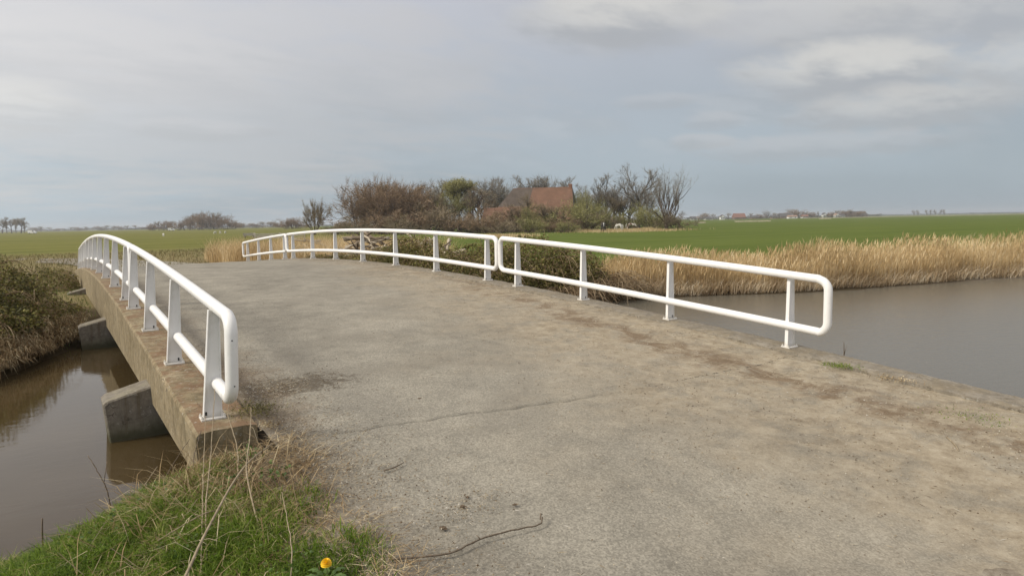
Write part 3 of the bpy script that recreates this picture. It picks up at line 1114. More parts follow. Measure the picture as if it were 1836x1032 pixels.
def gridn(x, y, sc, seed=0.0):
    """cheap smooth pseudo noise 0..1"""
    return 0.5 + 0.25 * (np.sin(x * sc + seed) * np.cos(y * sc * 1.3 + seed * 2) + np.sin((x + y) * sc * 0.7 + 1.7 + seed) + 0.6 * np.sin((x * 1.9 - y * 2.3) * sc + seed * 3)) / 1.3


# --- foreground verge at the lower left
def verge():
    n = 350000
    x = rng.uniform(-1.6, 1.9, n); y = rng.uniform(1.6, 6.6, n)
    d = -canal_dist(x, y)
    edge = 1.40 + 0.20 * (gridn(x, y, 3.0) - 0.5) * 2 + 0.10 * np.sin(y * 6)
    edge = edge - 0.30 * sstep(4.0, 5.2, y) + 0.16 * sstep(4.2, 3.3, y)
    dens = sstep(0.0, -0.55, x - edge) * sstep(0.02, 0.25, d)
    dens *= 1 - 0.75 * sstep(0.55, 0.9, gridn(x * 1.2, y, 2.2, 2.0)) * sstep(3.9, 5.0, y)
    keep = rng.random(n) < dens * 0.9
    x, y = x[keep], y[keep]
    hh = (0.045 + 0.10 * rng.random(len(x)) ** 1.8) * (0.55 + 1.1 * gridn(x, y, 3.2, 1.0) * gridn(x, y, 7.5, 4.0) * 1.6)
    hh *= np.where(x > 0.9, 0.8, 1.0)
    P = on_ground(x, y, -0.01)
    P[:, 2] = np.where((x > 1.30), road_z(y), P[:, 2])
    V, F = blades(P, hh, 0.0045 + 0.004 * rng.random(len(x)), 0.15 + 0.7 * rng.random(len(x)), rng.random(len(x)) * 2 * np.pi, 0.9)
    o = link('verge_grass', new_mesh('verge_grass', V, F, M_GRASS))
    tag(o, 'short fresh green grass on the near canal bank left of the road', 'grass', kind='stuff')
    # dead straw lying in it, thick near the bridge head and along the road edge
    n = 110000
    x = rng.uniform(-1.4, 2.1, n); y = rng.uniform(2.0, 6.5, n)
    d = -canal_dist(x, y)
    nearhead = np.exp(-(((x - 0.75) / 0.55) ** 2 + ((y - 5.05) / 0.75) ** 2))
    roadside = np.exp(-((x - 1.34 - 0.07 * np.sin(y * 4)) / 0.16) ** 2)
    shore = np.exp(-((d - 0.15) / 0.2) ** 2)
    dens = np.clip(nearhead * 1.0 + 0.20 * sstep(0.65, 0.8, gridn(x, y, 3.1, 5.0)) * (x < 1.2) + roadside * 0.62 * (y < 5.6) * (0.3 + 0.7 * gridn(x, y, 5.0, 2.0)) + shore * 0.5 + 0.07 * sstep(1.2, 0.8, x), 0, 1) * (d > -0.02) * (y < 5.8)
    dens = np.where((x > 0.9) & (y > 5.45), dens * 0.15, dens)
    keep = rng.random(n) < dens
    x, y = x[keep], y[keep]
    m = len(x)
    P = on_ground(x, y, 0.005)
    P[:, 2] = np.where((x > 1.30), road_z(y) + 0.004, P[:, 2])
    V, F = blades(P, 0.05 + 0.14 * rng.random(m) ** 2, 0.0035 + 0.004 * rng.random(m), 1.10 + 0.42 * rng.random(m), rng.random(m) * 2 * np.pi, 0.15)
    k2 = 620
    x2 = rng.normal(0.80, 0.36, k2); y2 = rng.normal(5.0, 0.50, k2)
    ok = (x2 < 1.45) & (canal_dist(x2, y2) < -0.03) & (y2 < 5.75) & (y2 > 3.0)
    x2, y2 = x2[ok], y2[ok]
    V2, F2 = blades(on_ground(x2, y2, 0.015), 0.16 + 0.30 * rng.random(len(x2)), 0.004 + 0.004 * rng.random(len(x2)), 0.5 + 0.75 * rng.random(len(x2)), rng.random(len(x2)) * 6.28, 0.75)
    V, F = merge([(V, F), (V2, F2)])
    o = link('dead_straw', new_mesh('dead_straw', V, F, M_STRAW))
    tag(o, 'flattened dead grass and straw along the road edge and bridge head', 'dead grass', kind='stuff')
    # broad-leaved weeds
    cl = []
    for (cx, cy, r, k) in ((0.95, 4.9, 0.24, 90), (0.62, 4.35, 0.3, 60), (1.12, 5.25, 0.13, 60), (0.2, 5.2, 0.4, 60), (0.9, 3.6, 0.25, 60), (0.5, 5.35, 0.3, 50), (1.22, 4.75, 0.10, 50)):
        px = rng.normal(cx, r * .5, k); py = rng.normal(cy, r * .5, k)
        P = on_ground(px, py, 0.0); P[:, 2] += 0.015 + rng.random(k) * 0.09
        cl.append(leaves(P, 0.018 + 0.02 * rng.random(k)))
    V, F = merge(cl)
    o = link('broad_leaved_weeds', new_mesh('broad_leaved_weeds', V, F, m_island('weed_leaves', [(0, (0.04, 0.075, 0.014)), (0.6, (0.085, 0.145, 0.026)), (1, (0.15, 0.20, 0.05))], 0.5, 0.35, 0.2)))
    tag(o, 'low leafy weeds growing between the grass of the near bank', 'weeds', kind='stuff')


verge()


# --- litter and grit on the road
def litter():
    M_L = m_island('road_litter', [(0.0, (0.08, 0.055, 0.035)), (0.35, (0.19, 0.14, 0.09)), (0.65, (0.32, 0.26, 0.17)), (0.85, (0.42, 0.37, 0.28)), (1.0, (0.50, 0.47, 0.42))], 0.9, 0.1)
    xs, ys = [], []
    def cloud(n, fx, fy):
        xs.append(fx(n)); ys.append(fy(n))
    U = rng.uniform; G = rng.normal
    cloud(3600, lambda n: U(1.4, 7.6, n), lambda n: 1 + 15 * rng.random(n) ** 1.3)
    cloud(2600, lambda n: G(6.7, .5, n), lambda n: 1.2 + 16 * rng.random(n) ** 1.3)
    cloud(1600, lambda n: G(4.9, .8, n), lambda n: G(4.3, 1.4, n))
    cloud(2200, lambda n: 1.45 + np.abs(G(0, .33, n)), lambda n: U(2.4, 5.9, n))
    cloud(1600, lambda n: 1.45 + np.abs(G(0, .40, n)), lambda n: G(5.0, .7, n))
    cloud(1500, lambda n: 1.4 + np.abs(G(0, .30, n)), lambda n: G(7.0, .9, n))
    cloud(1200, lambda n: 7.3 + G(0, .2, n), lambda n: U(1.5, 14, n))
    cloud(1500, lambda n: G(6.7, .45, n), lambda n: 1.2 + 20 * rng.random(n) ** 1.3)
    cloud(900, lambda n: G(5.3, .7, n), lambda n: 1.2 + 9 * rng.random(n))
    cloud(900, lambda n: G(1.9, .33, n), lambda n: G(6.85, .22, n))
    cloud(300, lambda n: G(1.62, .14, n), lambda n: G(6.35, .3, n))
    cloud(260, lambda n: G(2.15, .16, n), lambda n: G(3.72, .10, n))
    cloud(500, lambda n: 1.4 + np.abs(G(0, .1, n)), lambda n: U(5.9, 16, n))
    x = np.concatenate(xs); y = np.concatenate(ys)
    k = (x > 1.4) & (x < 7.62) & (y > 0.6)
    x, y = x[k], y[k]
    n = len(x)
    P = np.stack([x, y, road_z(y) + 0.004 + 0.004 * rng.random(n)], 1)
    # flat crumbs and short straws
    ang = rng.random(n) * 2 * np.pi
    ln = np.where(rng.random(n) < 0.35, 0.02 + 0.05 * rng.random(n) ** 2, 0.005 + 0.015 * rng.random(n) ** 2)
    wd = np.where(ln > 0.02, 0.003, ln * (0.5 + 0.4 * rng.random(n)))
    a = np.stack([np.cos(ang), np.sin(ang), 0.12 * rng.normal(size=n)], 1) * ln[:, None] * .5
    b = np.stack([-np.sin(ang), np.cos(ang), 0.25 * rng.normal(size=n)], 1) * wd[:, None] * .5
    top = P + np.array([0, 0, 1.0]) * (0.002 + wd * 0.35)[:, None]
    V = np.stack([P - a, P - b, P + a, P + b, top], 1).reshape(-1, 3)
    i = np.arange(n)[:, None] * 5
    F = [np.concatenate([i + np.array(t) for t in ((0, 1, 4), (1, 2, 4), (2, 3, 4), (3, 0, 4))])]
    o = link('road_litter', new_mesh('road_litter', V, F, M_L))
    tag(o, 'grit, leaf crumbs and short straws scattered over the road surface', 'litter', kind='stuff')


litter()

M_BARK = m_simple('dry_twig_bark', [(0.3, (0.085, 0.062, 0.042)), (0.7, (0.19, 0.15, 0.11))], 60, 0.85, 0.4, 0.002)
M_STALK = m_simple('pale_dry_stalk', [(0.3, (0.20, 0.155, 0.10)), (0.7, (0.38, 0.31, 0.21))], 40, 0.8)
M_SOIL = m_simple('dry_soil', [(0.3, (0.075, 0.052, 0.033)), (0.7, (0.17, 0.125, 0.082))], 40, 0.95, 0.6, 0.01)


def road_pt(x, y, dz=0.0):
    return Vector((x, y, float(road_z(y)) + dz))


def smooth_path(pts, n=24, wob=0.0, seed=1):
    P = [Vector(p) for p in pts]
    out = []
    m = len(P) - 1
    for i in range(n + 1):
        t = i / n * m
        k = min(int(t), m - 1); f = t - k
        p0 = P[max(k - 1, 0)]; p1 = P[k]; p2 = P[k + 1]; p3 = P[min(k + 2, m)]
        q = 0.5 * ((2 * p1) + (p2 - p0) * f + (2 * p0 - 5 * p1 + 4 * p2 - p3) * f * f + (3 * p1 - p0 - 3 * p2 + p3) * f ** 3)
        if wob:
            q = q + Vector((mnoise.noise(Vector((i * .6, seed, 0))), mnoise.noise(Vector((i * .6, seed, 5))), 0)) * wob
        out.append(q)
    return out


def rod_thing(name, pts, r0, r1, mat, label, cat, group=None, n=24, wob=0.0, extra=None, seed=1):
    base = Vector(pts[0])
    P = smooth_path([Vector(p) - base for p in pts], n, wob, seed)
    mb = MB()
    mb.tube(P, [lerp(r0, r1, i / n) * (1 + 0.18 * mnoise.noise(Vector((i * 0.9, seed * 3.1, 0)))) for i in range(n + 1)], 7)
    if extra:
        for e in extra:
            mb.tube([Vector(p) - base for p in e[0]], e[1], 6)
    o = link(name, mb.mesh(name, mat, True), None, base)
    tag(o, label, cat, group)
    return o


a0 = [road_pt(1.45, 3.36, .012), road_pt(1.74, 3.25, .012), road_pt(1.97, 3.28, .016), road_pt(2.18, 3.26, .02), road_pt(2.36, 3.235, .016), road_pt(2.42, 3.275, .03)]
rod_thing('fallen_stick', a0, .0058, .0045, M_BARK, 'long thin crooked stick lying on the road by the grass edge', 'stick', wob=0.012, n=30,
          extra=[([road_pt(2.40, 3.27, .024), road_pt(2.425, 3.30, .04), road_pt(2.44, 3.30, .035)], [.004, .006, .002]),
                 ([road_pt(1.97, 3.28, .016), road_pt(1.96, 3.31, .03)], [.005, .002])])
rod_thing('fallen_stick', [road_pt(1.88, 4.45, .008), road_pt(1.97, 4.46, .01), road_pt(2.06, 4.50, .012)], .006, .003, M_BARK, 'short straight twig lying on the road in front of the first left railing post', 'stick', wob=0.004, n=10, seed=4)
rod_thing('fallen_stick', [road_pt(6.25, 2.62, .01), road_pt(6.12, 2.50, .012), road_pt(6.0, 2.42, .01)], .006, .004, M_STALK, 'pale short stick lying in the sand at the right side of the road', 'stick', n=10, seed=7)


def clod(x, y, r, seed, label, n=120):
    import bmesh
    bm = bmesh.new()
    bmesh.ops.create_icosphere(bm, subdivisions=3, radius=r)
    for v in bm.verts:
        k = 1 + 0.7 * mnoise.noise(v.co / r * 1.3 + Vector((seed, 0, 0))) + 0.5 * mnoise.noise(v.co / r * 4 + Vector((seed, 3, 0)))
        v.co *= k
        v.co.z *= 0.30
    me = bpy.data.meshes.new('soil_clod')
    bm.to_mesh(me); bm.free()
    me.materials.append(M_SOIL)
    p = road_pt(x, y, r * .12)
    o = link('soil_clod', me, None, p)
    o.rotation_euler = (0, 0, seed)
    tag(o, label, 'clod', 'small clods of earth on the road')


clod(2.10, 3.70, .017, 1.0, 'small clod of brown earth on the road, largest of the cluster above the long stick')
clod(2.19, 3.80, .013, 2.3, 'crumb of dark earth on the road behind the largest clod')
clod(2.40, 3.55, .014, 3.1, 'lone dark clod on the road just above the tip of the long stick')
clod(1.86, 3.53, .020, 4.7, 'flat crumbly brown clod left of the earth clod cluster')
clod(2.84, 5.80, .016, 5.2, 'small black clod on the road just beyond the transverse crack')


# --- long dead stalks leaning over the bank by the bridge head
def gp(x, y, dz):
    return (x, y, float(ground_z(x, y)) + dz)


stalks = [
    ([gp(.62, 4.05, 0), (.72, 4.6, .62), (.88, 5.25, .78), (1.02, 5.75, 1.12)], .006, .0025, 'tallest pale dead stalk, arching up past the end of the left edge beam'),
    ([gp(.55, 3.85, 0), (.68, 4.5, .60), (.80, 5.1, .73), (.90, 5.5, .98)], .005, .002, 'thin dead stalk leaning beside the tallest stalk at the bridge head'),
    ([gp(.95, 4.2, 0), (1.0, 4.7, .75), (1.12, 5.1, .86), (1.22, 5.45, 1.0)], .006, .003, 'dead stalk leaning against the dark end face of the left edge beam'),
    ([gp(.30, 3.55, .01), (.62, 4.1, .64), (.98, 4.75, .76), (1.30, 5.2, .76)], .009, .005, 'thick pale branch lying across the green grass towards the road'),
    ([gp(.98, 4.9, 0), (1.05, 5.2, .78), (1.06, 5.5, .95), (1.10, 5.6, 1.05)], .005, .002, 'short upright dead stem close to the edge beam corner'),
    ([gp(.70, 4.85, 0), (.78, 5.2, .52), (.80, 5.55, .62), (.90, 5.75, .80)], .006, .003, 'brown dead stem between the bank grass and the edge beam'),
    ([gp(.85, 4.6, 0), (.70, 4.5, .62), (.50, 4.5, .55), (.40, 4.6, .46)], .005, .003, 'bent dead stem hooked over the straw below the bridge head'),
    ([gp(.9, 3.4, .01), (1.0, 3.7, .62), (1.06, 4.0, .70), (1.12, 4.3, .72)], .004, .002, 'straw coloured stem standing slanted in the grass near the dandelion'),
    ([gp(.62, 3.2, .01), (.70, 3.35, .58), (.78, 3.5, .62)], .004, .002, 'short straw stem at the bottom edge of the grass bank'),
    ([gp(.1, 5.2, .0), (.25, 5.45, .35), (.45, 5.75, .42), (.60, 6.0, .50)], .006, .003, 'dead stem leaning over the waterline under the bridge head'),
    ([gp(.35, 5.6, .0), (.5, 5.75, .30), (.7, 5.95, .50), (.85, 6.0, .68)], .005, .002, 'thin brown stem in front of the dark opening under the bridge'),
]
for i, (pts, r0, r1, lab) in enumerate(stalks):
    rod_thing('dry_stalk', pts, r0, r1, M_BARK if i in (5, 10) else M_STALK, lab, 'dead stalk', 'dead stalks on the near bank', wob=0.006, seed=i + 10)
rod_thing('water_twig', [(.29, 6.75, -.1), (.28, 6.76, .12), (.22, 6.84, .30), (.16, 6.95, .42)], .006, .003, M_BARK, 'bare forked twig rising from the water at the left bank', 'twig', wob=0.01,
          extra=[([(.26, 6.80, .2), (.30, 6.88, .36)], [.004, .002])])
rod_thing('water_stake', [(-.20, 6.30, -.2), (-.195, 6.30, .02), (-.185, 6.31, .17)], .008, .005, M_BARK, 'short dark reed stump standing in the water at the lower left', 'stump', n=8)
rod_thing('water_reed', [(11.1, 6.3, -.2), (11.1, 6.3, .10), (11.12, 6.32, .26)], .012, .004, M_BARK, 'single dark reed stem standing in the open water behind the right railing end', 'reed', n=8,
          extra=[([(11.1, 6.3, .02), (11.14, 6.28, .2)], [.008, .002])])


def twig_bundle():
    mb = MB()
    for i in range(38):
        x0, y0 = random.uniform(-.75, .25), random.uniform(5.2, 6.1)
        x0, y0 = -.6 + i * .028, 5.8 + i * .012 + random.uniform(-.12, .08)
        z = max(float(ground_z(x0, y0)), 0) + random.uniform(.005, .05)
        a = random.uniform(-.5, .9); l = random.uniform(.15, .45)
        mb.tube([(x0, y0, z), (x0 + l * .5 * math.cos(a), y0 + l * .5 * math.sin(a), z + random.uniform(0, .04)), (x0 + l * math.cos(a), y0 + l * math.sin(a), max(z + random.uniform(-.03, .05), .01))], [.004, .0035, .002], 5)
    o = link('washed_up_twigs', mb.mesh('washed_up_twigs', M_BARK, True))
    tag(o, 'mat of thin dead twigs washed up along the near waterline', 'twigs', kind='stuff')


twig_bundle()


# --- dandelion
def dandelion(x, y):
    z = float(ground_z(x, y))
    root = empty('dandelion', (x, y, z))
    tag(root, 'single yellow dandelion in flower in the green grass beside the road', 'flower')
    mb = MB(); mb.tube([(0, 0, 0), (.004, 0, .05), (.0, .004, .105)], .0028, 6)
    link('stem', mb.mesh('stem', m_simple('flower_stem', [(0.3, (0.10, 0.13, 0.04)), (0.7, (0.16, 0.17, 0.06))], 30, 0.6)), root)
    Vs, Fs = [], []
    for ring in range(6):
        nr = 8 + ring * 6
        for k in range(nr):
            a = 2 * math.pi * (k + .5 * (ring % 2)) / nr + random.uniform(-.06, .06)
            el = lerp(1.45, -0.30, ring / 5)
            l = .029
            d = Vector((math.cos(a) * math.cos(el), math.sin(a) * math.cos(el), math.sin(el)))
            s = Vector((-math.sin(a), math.cos(a), 0)) * .0042
            b = Vector((0, 0, .105))
            c = b + d * l
            i0 = len(Vs)
            Vs += [b - s * .4, b + s * .4, c + s, c - s]
            Fs.append((i0, i0 + 1, i0 + 2, i0 + 3))
    m, t, bs = mat_new('dandelion_yellow')
    bs.inputs['Base Color'].default_value = (0.86, 0.58, 0.02, 1)
    bs.inputs['Roughness'].default_value = 0.7
    link('flower_head', new_mesh('flower_head', Vs, Fs, m), root)
    # toothed leaves
    for k in range(6):
        a = k * 1.05 + random.uniform(-.2, .2)
        Vs, Fs = [], []
        nseg = 8
        L = random.uniform(.09, .13)
        for i in range(nseg + 1):
            t_ = i / nseg
            w = (.004 + .012 * math.sin(math.pi * t_ * .9)) * (1.4 if i % 2 else .6)
            r = L * t_
            zz = .05 * math.sin(t_ * 2.2) + .01
            c = Vector((math.cos(a) * r, math.sin(a) * r, zz)); s = Vector((-math.sin(a), math.cos(a), 0)) * w
            Vs += [c - s, c, c + s]
            if i:
                b = (i - 1) * 3
                Fs += [(b, b + 1, b + 4, b + 3), (b + 1, b + 2, b + 5, b + 4)]
        link('leaf', new_mesh('leaf', Vs, Fs, M_DLEAF), root)


M_DLEAF = m_simple('dandelion_leaf', [(0.3, (0.06, 0.11, 0.02)), (0.7, (0.10, 0.16, 0.035))], 30, 0.5)
dandelion(1.10, 3.42)


# --- weed tufts at the right kerb
def tuft(x, y, r, n, h, label, mat=None, lean=1.0):
    px = rng.normal(0, r, n); py = rng.normal(0, r * 1.5, n)
    P = np.stack([px, py, np.zeros(n)], 1)
    V, F = blades(P, h * (0.5 + rng.random(n)), 0.004, 0.3 + lean * rng.random(n), rng.random(n) * 6.28, 0.8)
    V2, F2 = leaves(np.stack([rng.normal(0, r, n // 2), rng.normal(0, r * 1.5, n // 2), 0.01 + h * .4 * rng.random(n // 2)], 1), 0.018)
    V, F = merge([(V, F), (V2, F2)])
    o = link('weed_tuft', new_mesh('weed_tuft', V, F, mat or M_GRASS), None, road_pt(x, y, .015))
    tag(o, label, 'weed', 'weeds growing at the road edges', 'stuff')


tuft(7.58, 4.35, .07, 240, .06, 'grey green weed tuft at the right kerb just before the right railing begins')
tuft(7.60, 3.75, .08, 160, .045, 'sparse brownish weed tuft nearer along the right kerb', M_STRAW)
tuft(7.0, 2.7, .14, 160, .03, 'flat yellow green weed in the sand at the right edge of the road')
tuft(1.42, 6.2, .10, 500, .05, 'small straggly weed clump in the gap under the end of the left railing', M_BRAMBLE)
tuft(1.42, 5.75, .05, 150, .04, 'little weed clump at the broken corner of the left edge beam', M_STRAW)

# ------------------------------------------------------------------ reeds


def reed_belt(name, label, pathx, pathy, depth, n, h0, h1, mat, low_mat, nlow, cat='reeds'):
    t = rng.random(n)
    idx = t * (len(pathx) - 1)
    x = np.interp(idx, range(len(pathx)), pathx) ; y = np.interp(idx, range(len(pathy)), pathy)
    dv = np.array([pathx[-1] - pathx[0], pathy[-1] - pathy[0]]); dv = dv / np.linalg.norm(dv)
    nv = np.array([-dv[1], dv[0]])
    if nv[1] < 0: nv = -nv
    keep = rng.random(n) < 0.45 + 0.55 * sstep(0.1, 0.45, t)
    t, x, y = t[keep], x[keep], y[keep]
    n = len(t)
    dd = depth * rng.random(n) ** 1.1 - 0.15
    clump = gridn(x * 1.0, y, 2.3, 0.7)
    x = x + nv[0] * dd; y = y + nv[1] * dd
    H = (h0 + (h1 - h0) * t) * (0.42 + 0.62 * rng.random(n) ** 1.3) * (0.78 + 0.42 * clump)
    z = np.maximum(ground_z(x, y), -0.05)
    P = np.stack([x, y, z], 1)
    lean = np.abs(rng.normal(0.05, 0.09, n))
    az = rng.normal(-0.6, 1.3, n)
    V, F = blades(P, H, 0.006 + 0.009 * rng.random(n), lean, az, 0.13)
    parts = [(V, F)]
    # feathery seed heads
    tips = V.reshape(-1, 5, 3)[:, 4]
    sel = rng.random(n) < 0.33
    tp = tips[sel]
    pv, pf = blades(tp - np.array([0, 0, .11]), 0.20, 0.026, 0.25, az[sel], 0.5)
    parts.append((pv, pf))
    V, F = merge(parts)
    o = link(name, new_mesh(name, V, F, mat))
    tag(o, label, cat, kind='stuff')
    if nlow:
        t = rng.random(nlow); idx = t * (len(pathx) - 1)
        x = np.interp(idx, range(len(pathx)), pathx); y = np.interp(idx, range(len(pathy)), pathy)
        dd = -0.35 + 0.9 * rng.random(nlow)
        x = x + nv[0] * dd; y = y + nv[1] * dd
        P = np.stack([x, y, np.maximum(ground_z(x, y), -0.03)], 1)
        V, F = blades(P, 0.25 + 0.42 * rng.random(nlow), 0.010 + 0.014 * rng.random(nlow), 0.1 + 0.75 * rng.random(nlow) ** 1.5, rng.normal(-1.3, 1.2, nlow), 0.7)
        o = link('broken_reeds', new_mesh('broken_reeds', V, F, low_mat))
        tag(o, 'bent pale reed leaves hanging over the water at the foot of the reed belt', 'reeds', kind='stuff')


rx = [14.3, 15.6, 17.5, 20, 23.5, 27.6, 34, 45]
reed_belt('reed_belt', 'tall dry tan reed belt along the far bank right of the bridge', rx, list(np.interp(rx, FX, FY) + 0.55), 2.2, 46000, 0.85, 1.30, M_REED, M_REEDLOW, 15000)


# sparse edge of the reeds running back into the field and tan strip
def tussocks(name, label, cx, cy, sx, sy, n, h, w, mat, cat, dz=0.0, lean=0.5, rot=0.0):
    a = rng.uniform(-1, 1, n); b = rng.uniform(-1, 1, n)
    x = cx + a * sx * math.cos(rot) - b * sy * math.sin(rot)
    y = cy + a * sx * math.sin(rot) + b * sy * math.cos(rot)
    k = canal_dist(x, y) < -0.1
    k &= ~((x > 0.8) & (x < 8.2) & (y < 36))
    k &= rng.random(n) < 0.35 + 0.65 * gridn(x, y, 1.4, 3)
    x, y = x[k], y[k]
    P = on_ground(x, y, -0.01 + dz)
    m = len(x)
    V, F = blades(P, h * (0.5 + 0.8 * rng.random(m)), w * (0.6 + 0.8 * rng.random(m)), lean * rng.random(m), rng.random(m) * 6.28, 0.6)
    o = link(name, new_mesh(name, V, F, mat))
    tag(o, label, cat, kind='stuff')


tussocks('bank_grass', 'rough grass on the far bank between the reeds and the green field', 18, 17.5, 11, 3.0, 26000, 0.16, 0.012, M_FIELDG, 'grass', rot=-0.35)
tussocks('rough_grass', 'tan and green rough grass beyond the far end of the bridge', -6, 50, 30, 18, 42000, 0.22, 0.03, m_island('rough_grass', [(0, (0.12, 0.12, 0.04)), (0.5, (0.22, 0.18, 0.085)), (1, (0.33, 0.26, 0.14))], 0.8, 0.1, 0.1, 0.12), 'grass')
tussocks('left_bank_grass', 'dull green grass on the far bank left of the bridge', -8, 24, 12, 8, 36000, 0.14, 0.014, M_FIELDG, 'grass')
tussocks('dry_grass', 'dry tan grass between the brushwood heaps and the green field', 13, 27, 4.0, 9.0, 30000, 0.45, 0.016, M_REED, 'dry grass', lean=0.8)
tussocks('dry_reed_patch', 'patch of dry tan reeds behind the middle right railing', 12.0, 36, 4.5, 7.5, 26000, 1.35, 0.022, M_REED, 'reeds', lean=0.25)


# ------------------------------------------------------------------ brambles
def bramble(name, label, blobs, nleaf, ncane, cane_len, leaf=0.05, group=None, mat=None, hang=0):
    """thicket made of overlapping uneven domes; leaves in an outer shell, arching canes, loose strays"""
    cx = np.mean([b[0] for b in blobs]); cy = np.mean([b[1] for b in blobs])
    root = empty(name, (cx, cy, float(ground_z(cx, cy))))
    tag(root, label, 'bush', group)
    base = np.array([cx, cy, float(ground_z(cx, cy))])
    vol = np.array([b[2] * b[3] for b in blobs]); vol = vol / vol.sum()
    which = rng.choice(len(blobs), nleaf, p=vol)
    B = np.array(blobs)[which]
    dirv = rng.normal(size=(nleaf, 3)); dirv[:, 2] = np.abs(dirv[:, 2]); dirv /= np.linalg.norm(dirv, axis=1)[:, None]
    rad = 1 - 0.38 * rng.random(nleaf) ** 2.0
    lump = 0.82 + 0.30 * gridn(dirv[:, 0] * 3 + B[:, 0], dirv[:, 1] * 3 + dirv[:, 2] * 4, 2.6, 1.3)
    gz = ground_z(B[:, 0], B[:, 1])
    P = np.stack([B[:, 0] + dirv[:, 0] * B[:, 2] * rad * lump, B[:, 1] + dirv[:, 1] * B[:, 3] * rad * lump, np.maximum(gz, 0) + dirv[:, 2] * B[:, 4] * rad * lump], 1)
    P += rng.normal(size=P.shape) * 0.03
    gp_ = np.maximum(ground_z(P[:, 0], P[:, 1]), 0.0)
    P[:, 2] = np.maximum(P[:, 2], gp_ + 0.02)
    k = ~((P[:, 0] > 0.80) & (P[:, 0] < 8.2) & (P[:, 1] > 5.5) & (P[:, 1] < 36))
    P = P[k]
    V, F = leaves(P - base, leaf * (0.5 + 0.9 * rng.random(len(P))))
    lf = link('foliage', new_mesh('foliage', V, F, mat or M_BRAMBLE), root)
    lf['kind'] = 'stuff'
    mb = MB()
    for i in range(ncane):
        b = blobs[rng.choice(len(blobs), p=vol)]
        a = random.uniform(0, 2 * math.pi)
        r0 = random.uniform(.2, .9)
        x0 = b[0] + math.cos(a) * b[2] * r0; y0 = b[1] + math.sin(a) * b[3] * r0
        z0 = max(float(ground_z(b[0], b[1])), 0) + b[4] * math.sqrt(max(0.05, 1 - r0 * r0)) * random.uniform(.5, .95)
        a2 = a + random.uniform(-1, 1)
        L = cane_len * random.uniform(.4, 1.1)
        pts = []
        for j in range(5):
            t_ = j / 4
            x = x0 + math.cos(a2) * L * t_ * .8; y = y0 + math.sin(a2) * L * t_ * .8
            z = z0 + L * (0.55 * t_ - 0.85 * t_ * t_)
            if 0.78 < x < 8.25 and 5.5 < y < 36:
                break
            pts.append((x - base[0], y - base[1], max(z, max(float(ground_z(x, y)), 0.0) + .01) - base[2]))
        if len(pts) >= 3:
            mb.tube(pts, [lerp(.009, .004, j / len(pts)) for j in range(len(pts))], 4, caps=False)
    cn = link('canes', mb.mesh('canes', M_CANE), root)
    cn['kind'] = 'stuff'
    return root


bramble('bramble_bush', 'largest olive brown bramble mound on the far canal bank, reaching the left photo edge',
        [(-3.8, 16.8, 2.0, 1.7, 1.35), (-2.5, 16.6, 1.5, 1.5, 1.30), (-5.4, 15.6, 2.0, 1.8, 1.25), (-1.7, 17.3, 1.1, 1.4, 1.15), (-3.0, 14.6, 1.6, 1.2, 0.75), (-4.8, 17.6, 2.0, 1.3, 1.1), (-4.6, 13.4, 1.8, 1.4, 0.8), (-7.5, 14.5, 2.2, 2, 1.2), (-1.6, 15.3, 1.2, 1.0, .75), (-2.4, 13.9, 1.1, .9, .5), (-0.9, 15.9, .8, .8, .6), (-3.2, 12.9, 1.2, .8, .42), (-2.0, 13.6, .9, .8, .4), (-5.5, 11.8, 1.5, 1.2, .6)], 105000, 330, 0.9, 0.066,
        'bramble bushes on the canal banks')
bramble('bramble_bush', 'smaller bramble bush between the big mound and the left edge beam',
        [(-1.35, 17.8, 1.1, 1.2, 1.50), (-0.55, 18.0, .75, 1.2, 1.10), (-1.2, 19.6, 1.1, 1.4, 1.40), (-1.1, 16.4, .8, .8, 1.05), (-.45, 16.9, .5, .6, .60), (-1.1, 15.3, .7, .7, .55), (-0.1, 20.5, .7, 1.6, .16), (-1.5, 21.5, 1.1, 1.6, .9), (.0, 28.0, .9, 1.2, .75)], 46000, 240, 0.7, 0.055, 'bramble bushes on the canal banks')
bramble('bramble_bush', 'dense green bramble hedge behind the joint of the near and middle right railings',
        [(9.3, 17.2, 1.2, 1.6, 1.55), (10.6, 16.9, 1.5, 1.5, 1.68), (12.0, 16.6, 1.5, 1.4, 1.6), (9.4, 19.4, 1.2, 1.6, 1.35), (13.2, 16.2, 1.2, 1.3, 1.3), (9.2, 15.9, .9, .9, 1.2)], 60000, 320, 0.9, 0.062, 'bramble bushes on the canal banks')
bramble('bramble_bush', 'brown leafless end of the bramble hedge overhanging the water at the reeds',
        [(14.0, 15.2, 0.9, 0.9, 0.85), (13.1, 15.1, .9, .8, .75), (12.0, 15.0, .9, .7, .6)], 5000, 420, 0.9, 0.045, 'bramble bushes on the canal banks',
        m_island('dead_bramble', [(0, (0.07, 0.05, 0.025)), (0.5, (0.15, 0.10, 0.055)), (1, (0.26, 0.19, 0.11))], 0.8, 0.2))
bramble('bramble_bush', 'low bramble row with bright green patches beneath the middle right railing',
        [(9.3, 22, 1.0, 1.8, 0.75), (9.2, 25, 1.0, 1.9, 0.75), (9.3, 28, 1.0, 1.9, 0.7), (9.4, 31, 1.1, 1.9, .6), (10.6, 23.5, 1.1, 1.8, .8)], 30000, 240, 0.7, 0.06, 'bramble bushes on the canal banks')


